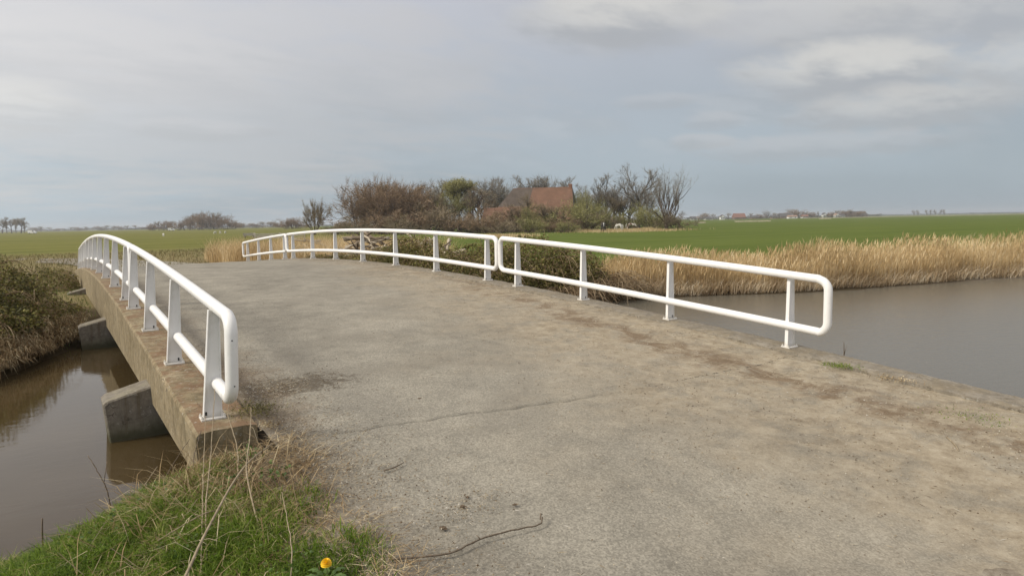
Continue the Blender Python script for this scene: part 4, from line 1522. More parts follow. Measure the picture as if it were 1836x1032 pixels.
# dead grass and roots hanging down the left bank and through the thicket edge
def hanging():
    n = 15000
    t = rng.random(n) ** 0.45
    x = -3.4 + 4.0 * t; y = np.interp(x, FX, FY) + 0.02 + 1.1 * rng.random(n) ** 1.2
    k = ~((x > .8) & (y > 5)) & (rng.random(n) < np.where(x > -0.1, 0.30, 1.0))
    x, y = x[k], y[k]
    m = len(x)
    P = on_ground(x, y, 0.12)
    P[:, 2] = np.maximum(P[:, 2], 0.03) + 0.12 * rng.random(m)
    az = rng.normal(-1.75, 0.45, m)
    V, F = blades(P, (0.16 + 0.34 * rng.random(m)) * np.where(x > -0.1, 0.6, 1.0), 0.008 + 0.008 * rng.random(m), 0.5 + 0.8 * rng.random(m), az, 1.15)
    V[:, 2] = np.maximum(V[:, 2], 0.004)
    o = link('hanging_dead_grass', new_mesh('hanging_dead_grass', V, F, M_STRAW))
    tag(o, 'brown dead grass hanging from the far bank into the water beside the bridge', 'dead grass', kind='stuff')
    n = 2600
    x = 8.9 + 6 * rng.random(n); y = np.interp(x, FX, FY) + 0.1 + 0.7 * rng.random(n)
    P = on_ground(x, y, 0.1)
    V, F = blades(P, 0.25 + 0.4 * rng.random(n), 0.012, 0.3 + 0.9 * rng.random(n), rng.normal(-1.6, .6, n), .9)
    V[:, 2] = np.maximum(V[:, 2], 0.004)
    o = link('hanging_dead_grass', new_mesh('hanging_dead_grass', V, F, M_STRAW))
    tag(o, 'pale dead stems hanging into the water below the bramble hedge', 'dead grass', kind='stuff')


hanging()


# --- brushwood heap behind the middle right railing
def brush_pile(cx, cy, r, n, h, label):
    z0 = float(ground_z(cx, cy))
    root = empty('brushwood_heap', (cx, cy, z0))
    tag(root, label, 'brushwood heap', 'heaps of cut branches behind the railings')
    protos = []
    mats = [m_simple('cut_wood_pale', [(0.3, (0.30, 0.25, 0.18)), (0.7, (0.50, 0.43, 0.33))], 8, 0.85),
            m_simple('cut_wood_brown', [(0.3, (0.13, 0.10, 0.07)), (0.7, (0.26, 0.20, 0.14))], 8, 0.85)]
    for k in range(6):
        mb = MB()
        L = 1.0
        pts = smooth_path([(-L / 2, 0, 0), (-.15, random.uniform(-.06, .06), random.uniform(-.04, .04)), (.2, random.uniform(-.08, .08), 0), (L / 2, random.uniform(-.12, .12), random.uniform(-.05, .08))], 8)
        mb.tube(pts, [lerp(.05, .022, i / 8) for i in range(9)], 6)
        if k % 2:
            mb.tube([(.1, 0, 0), (.3, .16, .1), (.42, .25, .22)], [.03, .02, .01], 5)
        protos.append(mb.mesh('branch', mats[k % 2], True))
    for i in range(n):
        a = random.uniform(0, 6.28); q = math.sqrt(random.random())
        x = math.cos(a) * r[0] * q; y = math.sin(a) * r[1] * q
        o = link('branch', protos[random.randrange(6)], root, (x, y, .05 + h * (1 - q * q) * random.random()))
        s = random.uniform(.6, 1.7)
        o.scale = (s, s * random.uniform(.6, 1.3), s * random.uniform(.6, 1.3))
        o.rotation_euler = (random.uniform(-.4, .4), random.uniform(-.45, .45), random.uniform(0, 6.28))


brush_pile(11.4, 27.0, (1.7, 3.4), 190, 1.55, 'largest tangled heap of pale cut branches behind the middle right railing')
brush_pile(10.8, 34.0, (1.5, 2.6), 80, 1.3, 'smaller heap of brown branches near the crest of the right railing')
brush_pile(11.6, 22.6, (1.2, 2.2), 110, 1.15, 'nearest heap of cut branches among brambles behind the middle right railing')
brush_pile(10.6, 39.0, (1.2, 2.2), 40, 0.6, 'low far heap of cut branches behind the farthest right railing')

# ------------------------------------------------------------------ trees


def m_bark(name, c0, c1):
    return m_simple(name, [(0.3, c0), (0.7, c1)], 2.0, 0.9, 0.3, 0.05)


B_GREY = m_bark('bark_grey', (0.085, 0.075, 0.065), (0.16, 0.145, 0.125))
B_BROWN = m_bark('bark_brown', (0.07, 0.052, 0.040), (0.13, 0.10, 0.078))
T_GREY = m_island('twigs_grey', [(0, (0.15, 0.135, 0.11)), (1, (0.30, 0.27, 0.225))], 0.9, 0.1)
T_BROWN = m_island('twigs_brown', [(0, (0.16, 0.130, 0.080)), (1, (0.34, 0.275, 0.185))], 0.9, 0.1)
T_RED = m_island('twigs_red_brown', [(0, (0.165, 0.115, 0.072)), (1, (0.34, 0.245, 0.16))], 0.9, 0.1)
T_OLIVE = m_island('buds_olive', [(0, (0.17, 0.165, 0.065)), (1, (0.36, 0.34, 0.15))], 0.9, 0.1, 0.15)
T_YELL = m_island('buds_yellow_green', [(0, (0.22, 0.215, 0.08)), (1, (0.42, 0.39, 0.18))], 0.9, 0.1, 0.15)


def make_tree_meshes(seed, H=14.0, kind='broad', twig_w=0.05, dens=1.0, leaf_n=0):
    r = random.Random(seed)
    mb = MB()
    tw = []          # twig segments (p, q, w)
    tips = []

    def rv(s=1.0):
        return Vector((r.gauss(0, s), r.gauss(0, s), r.gauss(0, s)))

    def limb(p, d, L, rad, lev, up):
        n = 5 if lev == 0 else 4
        pts = [p.copy()]; dd = d.normalized()
        q = p.copy()
        for i in range(n):
            dd = (dd + rv(0.13 if lev else 0.05) + Vector((0, 0, up * 0.10))).normalized()
            q = q + dd * (L / n)
            pts.append(q.copy())
        if lev <= 2:
            mb.tube(pts, [max(rad * (1 - 0.62 * i / n), .012) for i in range(n + 1)], 6 if lev == 0 else (4 if lev == 1 else 3), caps=False)
        else:
            for i in range(n):
                tw.append((pts[i], pts[i + 1], max(rad * (1 - .5 * i / n), twig_w * .5)))
        if lev == LEV:
            for k in range(int(TW * dens)):
                i = r.randrange(1, n + 1)
                d2 = (dd + rv(0.55) + Vector((0, 0, up * .3))).normalized()
                a = pts[i]; b = a + d2 * L * r.uniform(.35, .8)
                tw.append((a, b, twig_w * r.uniform(.35, .7)))
                tips.append(b)
            return
        nb = CH[lev]
        for k in range(nb):
            t_ = r.uniform(.35 if lev else START, 1.0) if k else 1.0
            idx = t_ * n; i = min(int(idx), n - 1); f = idx - i
            a = pts[i].lerp(pts[i + 1], f)
            side = rv(1.0); side = side - dd * side.dot(dd)
            side.normalize()
            sp = SPREAD[lev] * r.uniform(.6, 1.3)
            d2 = (dd * math.cos(sp) + side * math.sin(sp)).normalized()
            limb(a, d2, L * RAT[lev] * r.uniform(.75, 1.2) * (1.15 - .35 * t_ if lev == 0 else 1), rad * .55, lev + 1, up)

    LEV, TW, START = 3, 12, .35
    CH = [9, 5, 5]; SPREAD = [.75, .65, .6]; RAT = [.55, .6, .62]
    up = 0.6
    if kind == 'broad':
        limb(Vector((0, 0, 0)), Vector((0, 0, 1)), H * .55, H * .026, 0, up)
    elif kind == 'tall':
        CH = [14, 5, 4]; SPREAD = [.5, .5, .5]; RAT = [.30, .55, .6]; START = .25
        limb(Vector((0, 0, 0)), Vector((0, 0, 1)), H * .86, H * .018, 0, 1.0)
    elif kind == 'poplar':
        CH = [20, 4, 3]; SPREAD = [.32, .35, .4]; RAT = [.22, .6, .6]; START = .15; TW = 6
        limb(Vector((0, 0, 0)), Vector((0, 0, 1)), H * .9, H * .016, 0, 1.0)
    elif kind == 'pollard':
        # thick short bole, many long whippy poles
        h = H * .12
        mb.tube([(0, 0, 0), (.05 * H * .1, 0, h * .5), (0, 0, h)], [H * .05, H * .042, H * .05], 7)
        LEV, TW = 3, 8
        CH = [0, 4, 4]; SPREAD = [.5, .38, .42]; RAT = [.5, .55, .6]
        for k in range(15):
            a = r.uniform(0, 6.28); t_ = r.uniform(.1, .85)
            d = Vector((math.cos(a) * math.sin(t_), math.sin(a) * math.sin(t_), math.cos(t_)))
            limb(Vector((d.x * .2, d.y * .2, h)), d, H * .62 * r.uniform(.7, 1.1), H * .017, 1, 1.2)
    elif kind == 'vase':
        LEV, TW = 3, 7
        CH = [0, 4, 4]; SPREAD = [.5, .35, .4]; RAT = [.5, .5, .6]
        for k in range(22):
            a = r.uniform(0, 6.28); t_ = r.uniform(.05, .95)
            d = Vector((math.cos(a) * math.sin(t_), math.sin(a) * math.sin(t_), math.cos(t_)))
            limb(Vector((d.x * .1 * H * .3, d.y * .1 * H * .3, 0)), d, H * .66 * r.uniform(.7, 1.12), H * .011, 1, .5)
    elif kind == 'shrub':
        LEV, TW = 3, 9
        CH = [0, 4, 4]; SPREAD = [.5, .55, .6]; RAT = [.5, .6, .65]
        for k in range(22):
            a = r.uniform(0, 6.28); t_ = r.uniform(.05, 1.15)
            d = Vector((math.cos(a) * math.sin(t_), math.sin(a) * math.sin(t_), math.cos(t_)))
            o_ = Vector((r.uniform(-.3, .3) * H, r.uniform(-.3, .3) * H, 0))
            limb(o_, d, H * .50 * r.uniform(.6, 1.1), H * .010, 1, .2)
    trunk = (mb.v, mb.f)
    A = np.array([t[0][:] for t in tw]); Bq = np.array([t[1][:] for t in tw]); W = np.array([t[2] for t in tw])
    d = Bq - A
    s = np.cross(d, np.random.default_rng(seed).normal(size=d.shape)); s /= (np.linalg.norm(s, axis=1)[:, None] + 1e-9)
    s = s * W[:, None] * .5
    V = np.stack([A - s, A + s, Bq + s * .35, Bq - s * .35], 1).reshape(-1, 3)
    i = np.arange(len(A))[:, None] * 4
    parts = [(V, [i + np.array([0, 1, 2, 3])])]
    if leaf_n:
        tp = np.array([t[:] for t in tips])
        sel = np.random.default_rng(seed + 1).integers(0, len(tp), leaf_n)
        parts.append(leaves(tp[sel] + rng.normal(size=(leaf_n, 3)) * .25, 0.16))
    CV, CF = merge(parts)
    return trunk, (CV, CF)


class TreeKind:
    def __init__(s, seed, H, kind, bark, twig, **kw):
        (tv, tf), (cv, cf) = make_tree_meshes(seed, H, kind, **kw)
        top = cv[:, 2].max()
        s.H = float(top)
        s.tm = new_mesh('trunk', tv, tf, bark)
        s.cm = new_mesh('crown', cv, cf, twig)


K = dict(
    ash=TreeKind(11, 14, 'broad', B_GREY, T_GREY, twig_w=.075),
    ash2=TreeKind(12, 14, 'broad', B_GREY, T_GREY, twig_w=.075),
    ash3=TreeKind(19, 14, 'broad', B_BROWN, T_BROWN, twig_w=.08),
    tall=TreeKind(13, 14, 'tall', B_GREY, T_GREY, twig_w=.07),
    talb=TreeKind(14, 14, 'tall', B_BROWN, T_BROWN, twig_w=.08),
    pollard=TreeKind(15, 11, 'pollard', B_BROWN, T_GREY, twig_w=.07),
    vase=TreeKind(16, 6, 'vase', B_BROWN, T_BROWN, twig_w=.06),
    vasel=TreeKind(26, 6, 'vase', B_BROWN, T_BROWN, twig_w=.085, dens=2.6),
    shrub=TreeKind(17, 5, 'shrub', B_BROWN, T_RED, twig_w=.07, dens=1.3),
    shrubb=TreeKind(18, 5, 'shrub', B_BROWN, T_BROWN, twig_w=.07, dens=1.3),
    big=TreeKind(21, 9, 'shrub', B_BROWN, T_RED, twig_w=.085, dens=2.4),
    olive=TreeKind(22, 9, 'vase', B_BROWN, T_OLIVE, twig_w=.08, dens=1.2, leaf_n=2600),
    yell=TreeKind(23, 9, 'tall', B_BROWN, T_YELL, twig_w=.08, dens=1.2, leaf_n=5000),
    olshrub=TreeKind(24, 5, 'shrub', B_BROWN, T_OLIVE, twig_w=.07, leaf_n=1800),
    poplar=TreeKind(25, 14, 'poplar', B_BROWN, T_BROWN, twig_w=.16),
)


def tree(kind, px, d, h, label, group=None, w=1.0, cat='tree', name='tree', rz=None):
    k = K[kind]
    if d < 210: h *= 1.10 if 755 < px < 1025 and h > 9 else 1.04
    x, y = spot(px, d)
    root = empty(name, (x, y, float(ground_z(x, y)) - .05), random.uniform(0, 6.28) if rz is None else rz)
    s = h / k.H
    root.scale = (s * w, s * w, s)
    tag(root, label, cat, group)
    link('trunk', k.tm, root); link('crown', k.cm, root)
    return root


FG = 'bare trees around the farmhouse'
# left brown mass
tree('big', 672, 150, 12.2, 'left half of the dense red brown bush mass, at its outer left edge', FG, 1.05, name='willow_clump', cat='bush')
tree('big', 708, 152, 13.4, 'tallest red brown willow clump in the dense bush mass left of the farm', FG, 1.1, name='willow_clump', cat='bush')
tree('big', 742, 150, 12.2, 'right half of the dense red brown willow mass, beside the grey trees', FG, 1.0, name='willow_clump', cat='bush')
tree('big', 690, 160, 13.2, 'red brown willow clump hidden behind the front ones of the dense mass', FG, 1.1, name='willow_clump', cat='bush')
tree('big', 728, 162, 13.6, 'red brown willow clump at the back right of the dense mass', FG, 1.1, name='willow_clump', cat='bush')
tree('ash2', 640, 170, 7.0, 'small grey bare tree sticking out left of the dense brown willow mass', FG, .9)
tree('shrubb', 770, 140, 6.5, 'brown thorny shrub right of the dense willow mass', FG, 1.5, name='shrub', cat='shrub')
tree('shrubb', 800, 138, 5.6, 'low brown shrub below the tall grey trees, second from the willow mass', FG, 1.6, name='shrub', cat='shrub')
tree('shrub', 740, 135, 5.0, 'reddish low shrub at the foot of the dense willow mass', FG, 1.7, name='shrub', cat='shrub')
tree('shrub', 690, 136, 4.6, 'reddish low shrub in front of the left willow clump', FG, 1.7, name='shrub', cat='shrub')
# grey trees behind
for i, (px, d, h, k, lab) in enumerate((
        (775, 172, 12.0, 'ash', 'grey bare tree just right of the willow mass'),
        (798, 178, 12.6, 'talb', 'thin tall bare tree left of the yellow green tree'),
        (860, 176, 12.8, 'ash2', 'grey bare tree right of the yellow green tree'),
        (882, 182, 13.4, 'tall', 'grey bare tree in the row left of the farmhouse, third from the yellow green tree'),
        (905, 180, 13.0, 'ash', 'grey bare tree directly left of the farmhouse roof'),
        (940, 190, 14.2, 'ash2', 'bare tree rising behind the dark part of the farmhouse roof'),
        (968, 192, 14.6, 'ash', 'tallest bare tree rising behind the ridge of the farmhouse'),
        (998, 190, 14.0, 'ash2', 'bare tree rising behind the chimney end of the farmhouse'),
        (842, 186, 12.8, 'talb', 'bare tree partly behind the yellow green tree'))):
    tree(k, px, d, h, lab, FG, random.uniform(.9, 1.1))
for i, (px, d, h, k, lab) in enumerate((
        (760, 158, 10.2, 'talb', 'brown thin tree against the right flank of the willow mass'),
        (785, 150, 9.2, 'ash3', 'brown crowned tree between the willow mass and the yellow green tree'),
        (850, 150, 9.4, 'talb', 'brown thin tree just right of the yellow green tree, in front of the grey row'),
        (870, 158, 10.0, 'ash3', 'brown crowned tree in front of the grey row left of the farmhouse'),
        (893, 160, 6.2, 'talb', 'brown thin tree next to the low left wing of the farmhouse'),
        (925, 134, 5.4, 'ash3', 'small brown tree in front of the dark part of the roof'),
        (985, 133, 5.2, 'ash3', 'small brown tree in front of the orange roof, left of the white windows'),
        (1012, 134, 4.5, 'talb', 'small brown tree in front of the right end of the orange roof'),
        (1062, 150, 8.6, 'ash3', 'brown tree between the green willow and the slim grey pair'),
        (1100, 150, 7.8, 'ash3', 'brown tree behind the dark horse'),
        (1128, 152, 9.0, 'ash', 'grey tree between the slim pair and the tallest wide tree'),
        (1165, 146, 9.6, 'ash2', 'grey tree squeezed between the tallest wide tree and the many stemmed willow'))):
    tree(k, px, d, h, lab, FG, random.uniform(1.0, 1.25))
for i, (px, d, h, k, lab) in enumerate((
        (640, 140, 4.0, 'shrubb', 'low brown shrub at the outer left foot of the willow mass'),
        (715, 130, 4.2, 'shrubb', 'low brown shrub at the middle foot of the willow mass'),
        (830, 132, 3.6, 'shrub', 'reddish shrub below the yellow green tree'),
        (860, 134, 3.8, 'shrubb', 'brown shrub below the grey row, left of the olive shrub'),
        (928, 128, 2.8, 'shrubb', 'brown shrub before the low orange wing'),
        (985, 126, 2.5, 'shrub', 'reddish shrub before the farmhouse, below the white windows'),
        (1020, 126, 2.9, 'shrub', 'reddish shrub at the foot of the right gable'),
        (1060, 134, 4.6, 'shrubb', 'brown shrub at the foot of the green willow'),
        (900, 122, 2.8, 'shrubb', 'very low brown shrub at the field edge before the wing'),
        (1015, 118, 2.4, 'olshrub', 'very low olive shrub at the field edge before the right gable'))):
    tree(k, px, d, h, lab, FG, random.uniform(1.4, 1.8), name='shrub', cat='shrub')
for i, (px, d, h, k, lab) in enumerate((
        (790, 182, 13.0, 'ash2', 'grey bare tree behind the left edge of the yellow green trees'),
        (848, 184, 13.4, 'tall', 'slim grey tree behind the right edge of the yellow green trees'),
        (870, 188, 13.2, 'ash', 'grey bare tree in the middle of the row between yellow green tree and farmhouse'),
        (895, 186, 13.6, 'tall', 'slim grey tree next to the farmhouse in the rear row'),
        (918, 190, 13.0, 'ash2', 'grey bare tree behind the left end of the dark roof'),
        (955, 195, 14.4, 'tall', 'slim grey tree rising over the middle of the ridge'),
        (985, 195, 14.8, 'ash', 'spreading grey tree rising over the orange part of the ridge'),
        (1010, 192, 13.8, 'tall', 'slim grey tree behind the chimney'))):
    tree(k, px, d, h, lab, FG, random.uniform(1.1, 1.3))
for i, (px, d, h, k, lab) in enumerate((
        (950, 131, 5.9, 'olive', 'thin olive tree in front of the dark roof part'),
        (975, 131, 6.0, 'ash3', 'brown crowned tree in front of the middle of the roof'),
        (1000, 132, 5.3, 'ash3', 'brown crowned tree in front of the roof near the white windows'),
        (918, 133, 5.6, 'talb', 'slim brown tree before the low orange wing'))):
    tree(k, px, d, h, lab, FG, random.uniform(.9, 1.2))
tree('yell', 812, 162, 11.8, 'yellow green budding tree standing left behind the rounded yellow green one', FG, 1.7)
tree('yell', 828, 160, 11.6, 'yellow green budding tree with a rounded top left of the farmhouse', FG, 1.5)
tree('olive', 812, 150, 9.6, 'olive budding tree in front of the yellow green tree', FG, .9)
for i, (px, d, h, k, lab) in enumerate((
        (850, 142, 4.6, 'shrubb', 'brown shrub below the row of grey trees'),
        (885, 140, 4.2, 'olshrub', 'olive shrub left of the farmhouse front'),
        (910, 136, 5.8, 'shrub', 'reddish shrub covering the low left wing of the farmhouse'),
        (940, 132, 3.1, 'shrubb', 'brown shrub in front of the farmhouse wall, left of its middle'),
        (968, 130, 2.8, 'olshrub', 'olive shrub in front of the farmhouse wall at its middle'),
        (1000, 128, 2.6, 'shrubb', 'brown shrub in front of the farmhouse wall, at its right end'),
        (870, 128, 3.8, 'shrub', 'low reddish shrub at the field edge left of the farmhouse'),
        (955, 122, 3.4, 'olshrub', 'low olive shrub nearest the field before the farmhouse'),
        (1035, 130, 6.6, 'olshrub', 'olive green shrub at the right gable of the farmhouse'))):
    tree(k, px, d, h, lab, FG, random.uniform(1.3, 1.7), name='shrub', cat='shrub')
tree('ash3', 945, 134, 8.0, 'small dark leaning tree standing before the orange farmhouse roof', FG, .7)
tree('olive', 1052, 140, 9.2, 'budding green willow right of the farmhouse gable', FG, .8)
for (px, d, h, k, lab) in ((1050, 156, 10.6, 'tall', 'slim grey tree close to the farmhouse gable'), (1100, 160, 10.8, 'tall', 'slim grey tree behind the horses, left of the tallest wide tree'),
                          (1122, 158, 10.4, 'ash2', 'grey bare tree behind the white horse'), (1068, 142, 6.8, 'olive', 'low budding olive tree left of the slim grey pair'),
                          (1085, 146, 5.6, 'olive', 'low budding olive tree beneath the slim grey pair')):
    tree(k, px, d, h, lab, FG, 1.1)
tree('olive', 1036, 150, 9.6, 'green budding tree touching the farmhouse gable', FG, .7)
tree('tall', 1072, 150, 11.6, 'left one of the pair of slim grey trees right of the farmhouse', FG, 1.1)
tree('tall', 1088, 154, 12.2, 'right one of the pair of slim grey trees right of the farmhouse', FG, 1.2)
tree('ash', 1112, 165, 9.5, 'spreading lower grey tree behind the grazing horses', FG, 1.2)
tree('ash2', 1146, 150, 14.6, 'tallest wide grey tree right of the farmhouse', FG, 1.15)
tree('pollard', 1196, 128, 12.6, 'large dark many stemmed willow standing alone at the right end of the farm trees', FG, 1.0)
tree('olshrub', 1150, 140, 6.0, 'olive shrub under the tallest wide grey tree', FG, 1.3, name='shrub', cat='shrub')
tree('olshrub', 1178, 134, 5.2, 'olive shrub left of the large many stemmed willow', FG, 1.2, name='shrub', cat='shrub')
tree('shrubb', 1215, 128, 3.6, 'low brown shrub at the foot of the large many stemmed willow', FG, 1.6, name='shrub', cat='shrub')
tree('shrubb', 1090, 160, 4.2, 'dark brown undergrowth shrub behind the dark horse', FG, 2.0, name='shrub', cat='shrub')
tree('shrubb', 1125, 165, 3.6, 'dark brown undergrowth shrub behind the white horse', FG, 2.2, name='shrub', cat='shrub')
tree('vasel', 568, 150, 8.6, 'lone dark vase shaped willow left of the farm trees', None, .66)
tree('shrubb', 610, 150, 2.6, 'low brown scrub right of the lone vase shaped willow', None, 2.2, name='shrub', cat='shrub')

# distant copses and tree lines
LG = 'distant bare trees on the left horizon'
ORD = ['first', 'second', 'third', 'fourth', 'fifth', 'sixth', 'seventh', 'eighth', 'ninth', 'tenth', 'eleventh', 'twelfth', 'thirteenth', 'fourteenth', 'fifteenth', 'sixteenth', 'seventeenth', 'eighteenth']
nm = ['leftmost', 'second', 'third', 'fourth', 'fifth', 'sixth', 'seventh', 'eighth', 'ninth', 'tenth', 'eleventh', 'twelfth', 'thirteenth', 'last']
for i, px in enumerate((-8, 2, 10, 18, 27, 35, 44, 50)):
    tree('talb' if i % 2 else 'ash3', px, 620 + 20 * (i % 3), 15.5 - .5 * (i % 3), f'{nm[i]} tree of the bare grove at the far left edge of the horizon', LG, 1.35)
for i, (px, h) in enumerate(((277, 8), (290, 10), (302, 11), (316, 10), (330, 11.5), (345, 13), (356, 17), (366, 18), (377, 19), (388, 18.5), (398, 16), (408, 12), (418, 11), (426, 8))):
    tree('ash3' if i % 2 else 'big', px, 640 + 12 * (i % 4), h, f'{nm[i]} tree, counted from the left, of the distant wood between the two railings', LG, 1.35)
for i, px in enumerate(range(68, 268, 13)):
    tree('ash3' if i % 3 else 'big', px + random.uniform(-3, 3), 1500, random.uniform(7, 13), ORD[i] + ' small hazy tree, counted from the left, in the low line on the left horizon', 'low line of hazy trees on the left horizon', 2.0)
for i, px in enumerate((432, 440, 452, 463, 475, 488, 500, 600, 615, 625)):
    tree('ash3' if i % 3 else 'big', px, 1100, random.uniform(8, 12), ORD[i] + ' small hazy tree, counted from the left, beside the lone willow', 'hazy trees beside the lone willow', 2.2)
tree('big', 522, 480, 9.5, 'round dark bush standing left of the lone vase shaped willow', None, 1.5)
tree('big', 536, 500, 8, 'lower dark bush just left of the lone vase shaped willow', None, 1.5)

# low hedge lines on the horizon
M_HEDGE = m_island('far_hedge', [(0, (0.07, 0.075, 0.05)), (0.6, (0.12, 0.12, 0.085)), (1, (0.17, 0.16, 0.12))], 0.95, 0.05)


def hedge_line(px0, px1, d, h, label, n):
    P = []
    pxs = rng.uniform(px0, px1, n)
    hh = h * (0.55 + 0.6 * gridn(pxs * 0.13, pxs * 0.05, 1.0, d)) * rng.random(n) ** .6
    dd = d + rng.uniform(-6, 6, n)
    X = (pxs - 918) / 1220 * dd
    x = X * math.cos(YAW) + dd * math.sin(YAW); y = -X * math.sin(YAW) + dd * math.cos(YAW)
    P = np.stack([x, y, 0.4 + hh], 1)
    V, F = leaves(P, 1.6 * d / 1500)
    o = link('far_hedge', new_mesh('far_hedge', V, F, M_HEDGE))
    tag(o, label, 'hedge', kind='stuff')


hedge_line(-60, 280, 1650, 5.5, 'low hazy scrub along the left horizon', 5200)
hedge_line(230, 640, 1500, 5.0, 'low hazy scrub on the horizon behind the lone willow and left wood', 6000)
hedge_line(1232, 1580, 1150, 4.8, 'low scrub between the far village houses', 6000)
hedge_line(1232, 1560, 880, 2.4, 'low garden hedges in front of the far village houses', 3500)
hedge_line(1560, 1930, 2300, 5.0, 'thin hazy tree line along the right horizon', 4500)
hedge_line(630, 1240, 420, 4.0, 'scrub seen between the stems behind the farm', 7000)

# ------------------------------------------------------------------ farmhouse
M_TILE = m_simple('orange_roof_tiles', [(0.3, (0.125, 0.070, 0.045)), (0.7, (0.19, 0.105, 0.068))], 0.8, 0.85, 0.3, 0.05)
M_THATCH = m_simple('dark_roof', [(0.3, (0.070, 0.055, 0.045)), (0.7, (0.115, 0.092, 0.075))], 0.8, 0.9)
M_BRICK = m_simple('farm_brick', [(0.3, (0.17, 0.085, 0.055)), (0.7, (0.27, 0.14, 0.09))], 2.0, 0.9)
M_GABLE = m_simple('shaded_gable_dark', [(0.3, (0.075, 0.066, 0.060)), (0.7, (0.13, 0.115, 0.10))], 1.5, 0.9)  # right gable faces away from the sun; its shade is put into this colour
M_WHITEP = m_simple('white_frame', [(0.3, (0.70, 0.70, 0.68)), (0.7, (0.80, 0.80, 0.78))], 3, 0.6)
M_GLASS, _t, _b = mat_new('window_glass')
_b.inputs['Base Color'].default_value = (0.03, 0.035, 0.04, 1); _b.inputs['Roughness'].default_value = 0.08


def farmhouse():
    x, y = spot(962, 152)
    root = empty('farmhouse', (x, y, .38), -YAW - 0.22)
    tag(root, 'large old farmhouse with a steep orange tiled roof among bare trees', 'farmhouse')
    L2, D2, e, rdg = 8.6, 6.0, 2.3, 8.6          # half length, half depth, eave, ridge
    mb = MB(); mb.box(-L2, L2, -D2 + .5, D2 - .5, 0, e)
    link('wall', mb.mesh('wall', M_BRICK), root)
    # hipped left end, full gable at the right
    rl, rr = -4.6, 6.6
    t = .14
    Fr = [(-L2 - .4, -D2, e - .15), (-1.6, -D2, e - .15), (-1.6, 0, rdg), (rl, 0, rdg)]
    mid = 0.0
    def slab(V, mat, name):
        V = [Vector(p) for p in V]
        nrm = (V[1] - V[0]).cross(V[2] - V[0]).normalized()
        if nrm.z < 0: nrm = -nrm
        n = len(V)
        mb = MB()
        mb.add(V + [p - nrm * t for p in V], [tuple(range(n)), tuple(range(2 * n - 1, n - 1, -1))] + [(i, (i + 1) % n, (i + 1) % n + n, i + n) for i in range(n)])
        return link(name, mb.mesh(name, mat), root)
    # dark upper-left panel set on the orange slope
    k = .42
    P0 = Vector((-L2 - .4, -D2, e - .15)); P3 = Vector((rl, 0, rdg))
    Q0 = P0.lerp(P3, k)
    m0 = Vector((-1.2, -D2, e - .15)); m3 = Vector((-.4, 0, rdg)); mk = m0.lerp(m3, k)
    slab([P0, m0, mk, Q0], M_TILE, 'roof')['label'] = 'lower left orange part of the front roof slope'
    slab([Q0, mk, m3, P3], M_THATCH, 'roof')['label'] = 'dark upper left part of the front roof slope'
    slab([m0, (L2 + .3, -D2, e - .15), (rr + 1.2, 0, rdg), m3], M_TILE, 'roof')['label'] = 'orange tiled right part of the front roof slope'
    slab([(-L2 - .4, D2, e - .15), (L2 + .3, D2, e - .15), (rr + 1.2, 0, rdg), (rl, 0, rdg)], M_TILE, 'roof')
    slab([(-L2 - .4, -D2, e - .15), (-L2 - .4, D2, e - .15), (rl, 0, rdg)], M_TILE, 'roof')
    slab([(L2 + .32, -D2, e - .15), (L2 + .32, D2, e - .15), (rr + 1.22, 0, rdg)], M_GABLE, 'gable')
    mb = MB(); mb.box(rr + .5, rr + 1.2, -.4, .4, rdg - .8, rdg + .55, .05)
    link('chimney', mb.mesh('chimney', M_BRICK), root)
    # white framed dormer windows and door
    for wx in (3.2, 4.6):
        mb = MB(); mb.box(wx - .5, wx + .5, -D2 + .35, -D2 + .9, e + .0, e + 1.0, .02)
        w = link('window', mb.mesh('window', M_WHITEP), root)
        mb = MB(); mb.box(wx - .36, wx + .36, -D2 + .33, -D2 + .36, e + .14, e + .86)
        link('pane', mb.mesh('pane', M_GLASS), w)
    for wx in (-5, -2.5, 1.0):
        mb = MB(); mb.box(wx - .5, wx + .5, -D2 + .44, -D2 + .56, .8, 1.9, .02)
        w = link('window', mb.mesh('window', M_WHITEP), root)
        mb = MB(); mb.box(wx - .4, wx + .4, -D2 + .42, -D2 + .46, .9, 1.8)
        link('pane', mb.mesh('pane', M_GLASS), w)
    root.scale = (1.06, 1.06, 1.10)
    # low annex at the left
    root2 = empty('farm_annex', spot(905, 150) + (.38,), -YAW - .2)
    tag(root2, 'low orange roofed annex at the left end of the farmhouse', 'barn')
    mb = MB(); mb.box(-4, 4, -3, 3, 0, 2.2)
    link('wall', mb.mesh('wall', M_BRICK), root2)
    mb = MB(); mb.prism([(-3.4, 2.1), (3.4, 2.1), (0, 5.2)], -4.3, 4.3, 'x')
    link('roof', mb.mesh('roof', M_TILE), root2)


farmhouse()


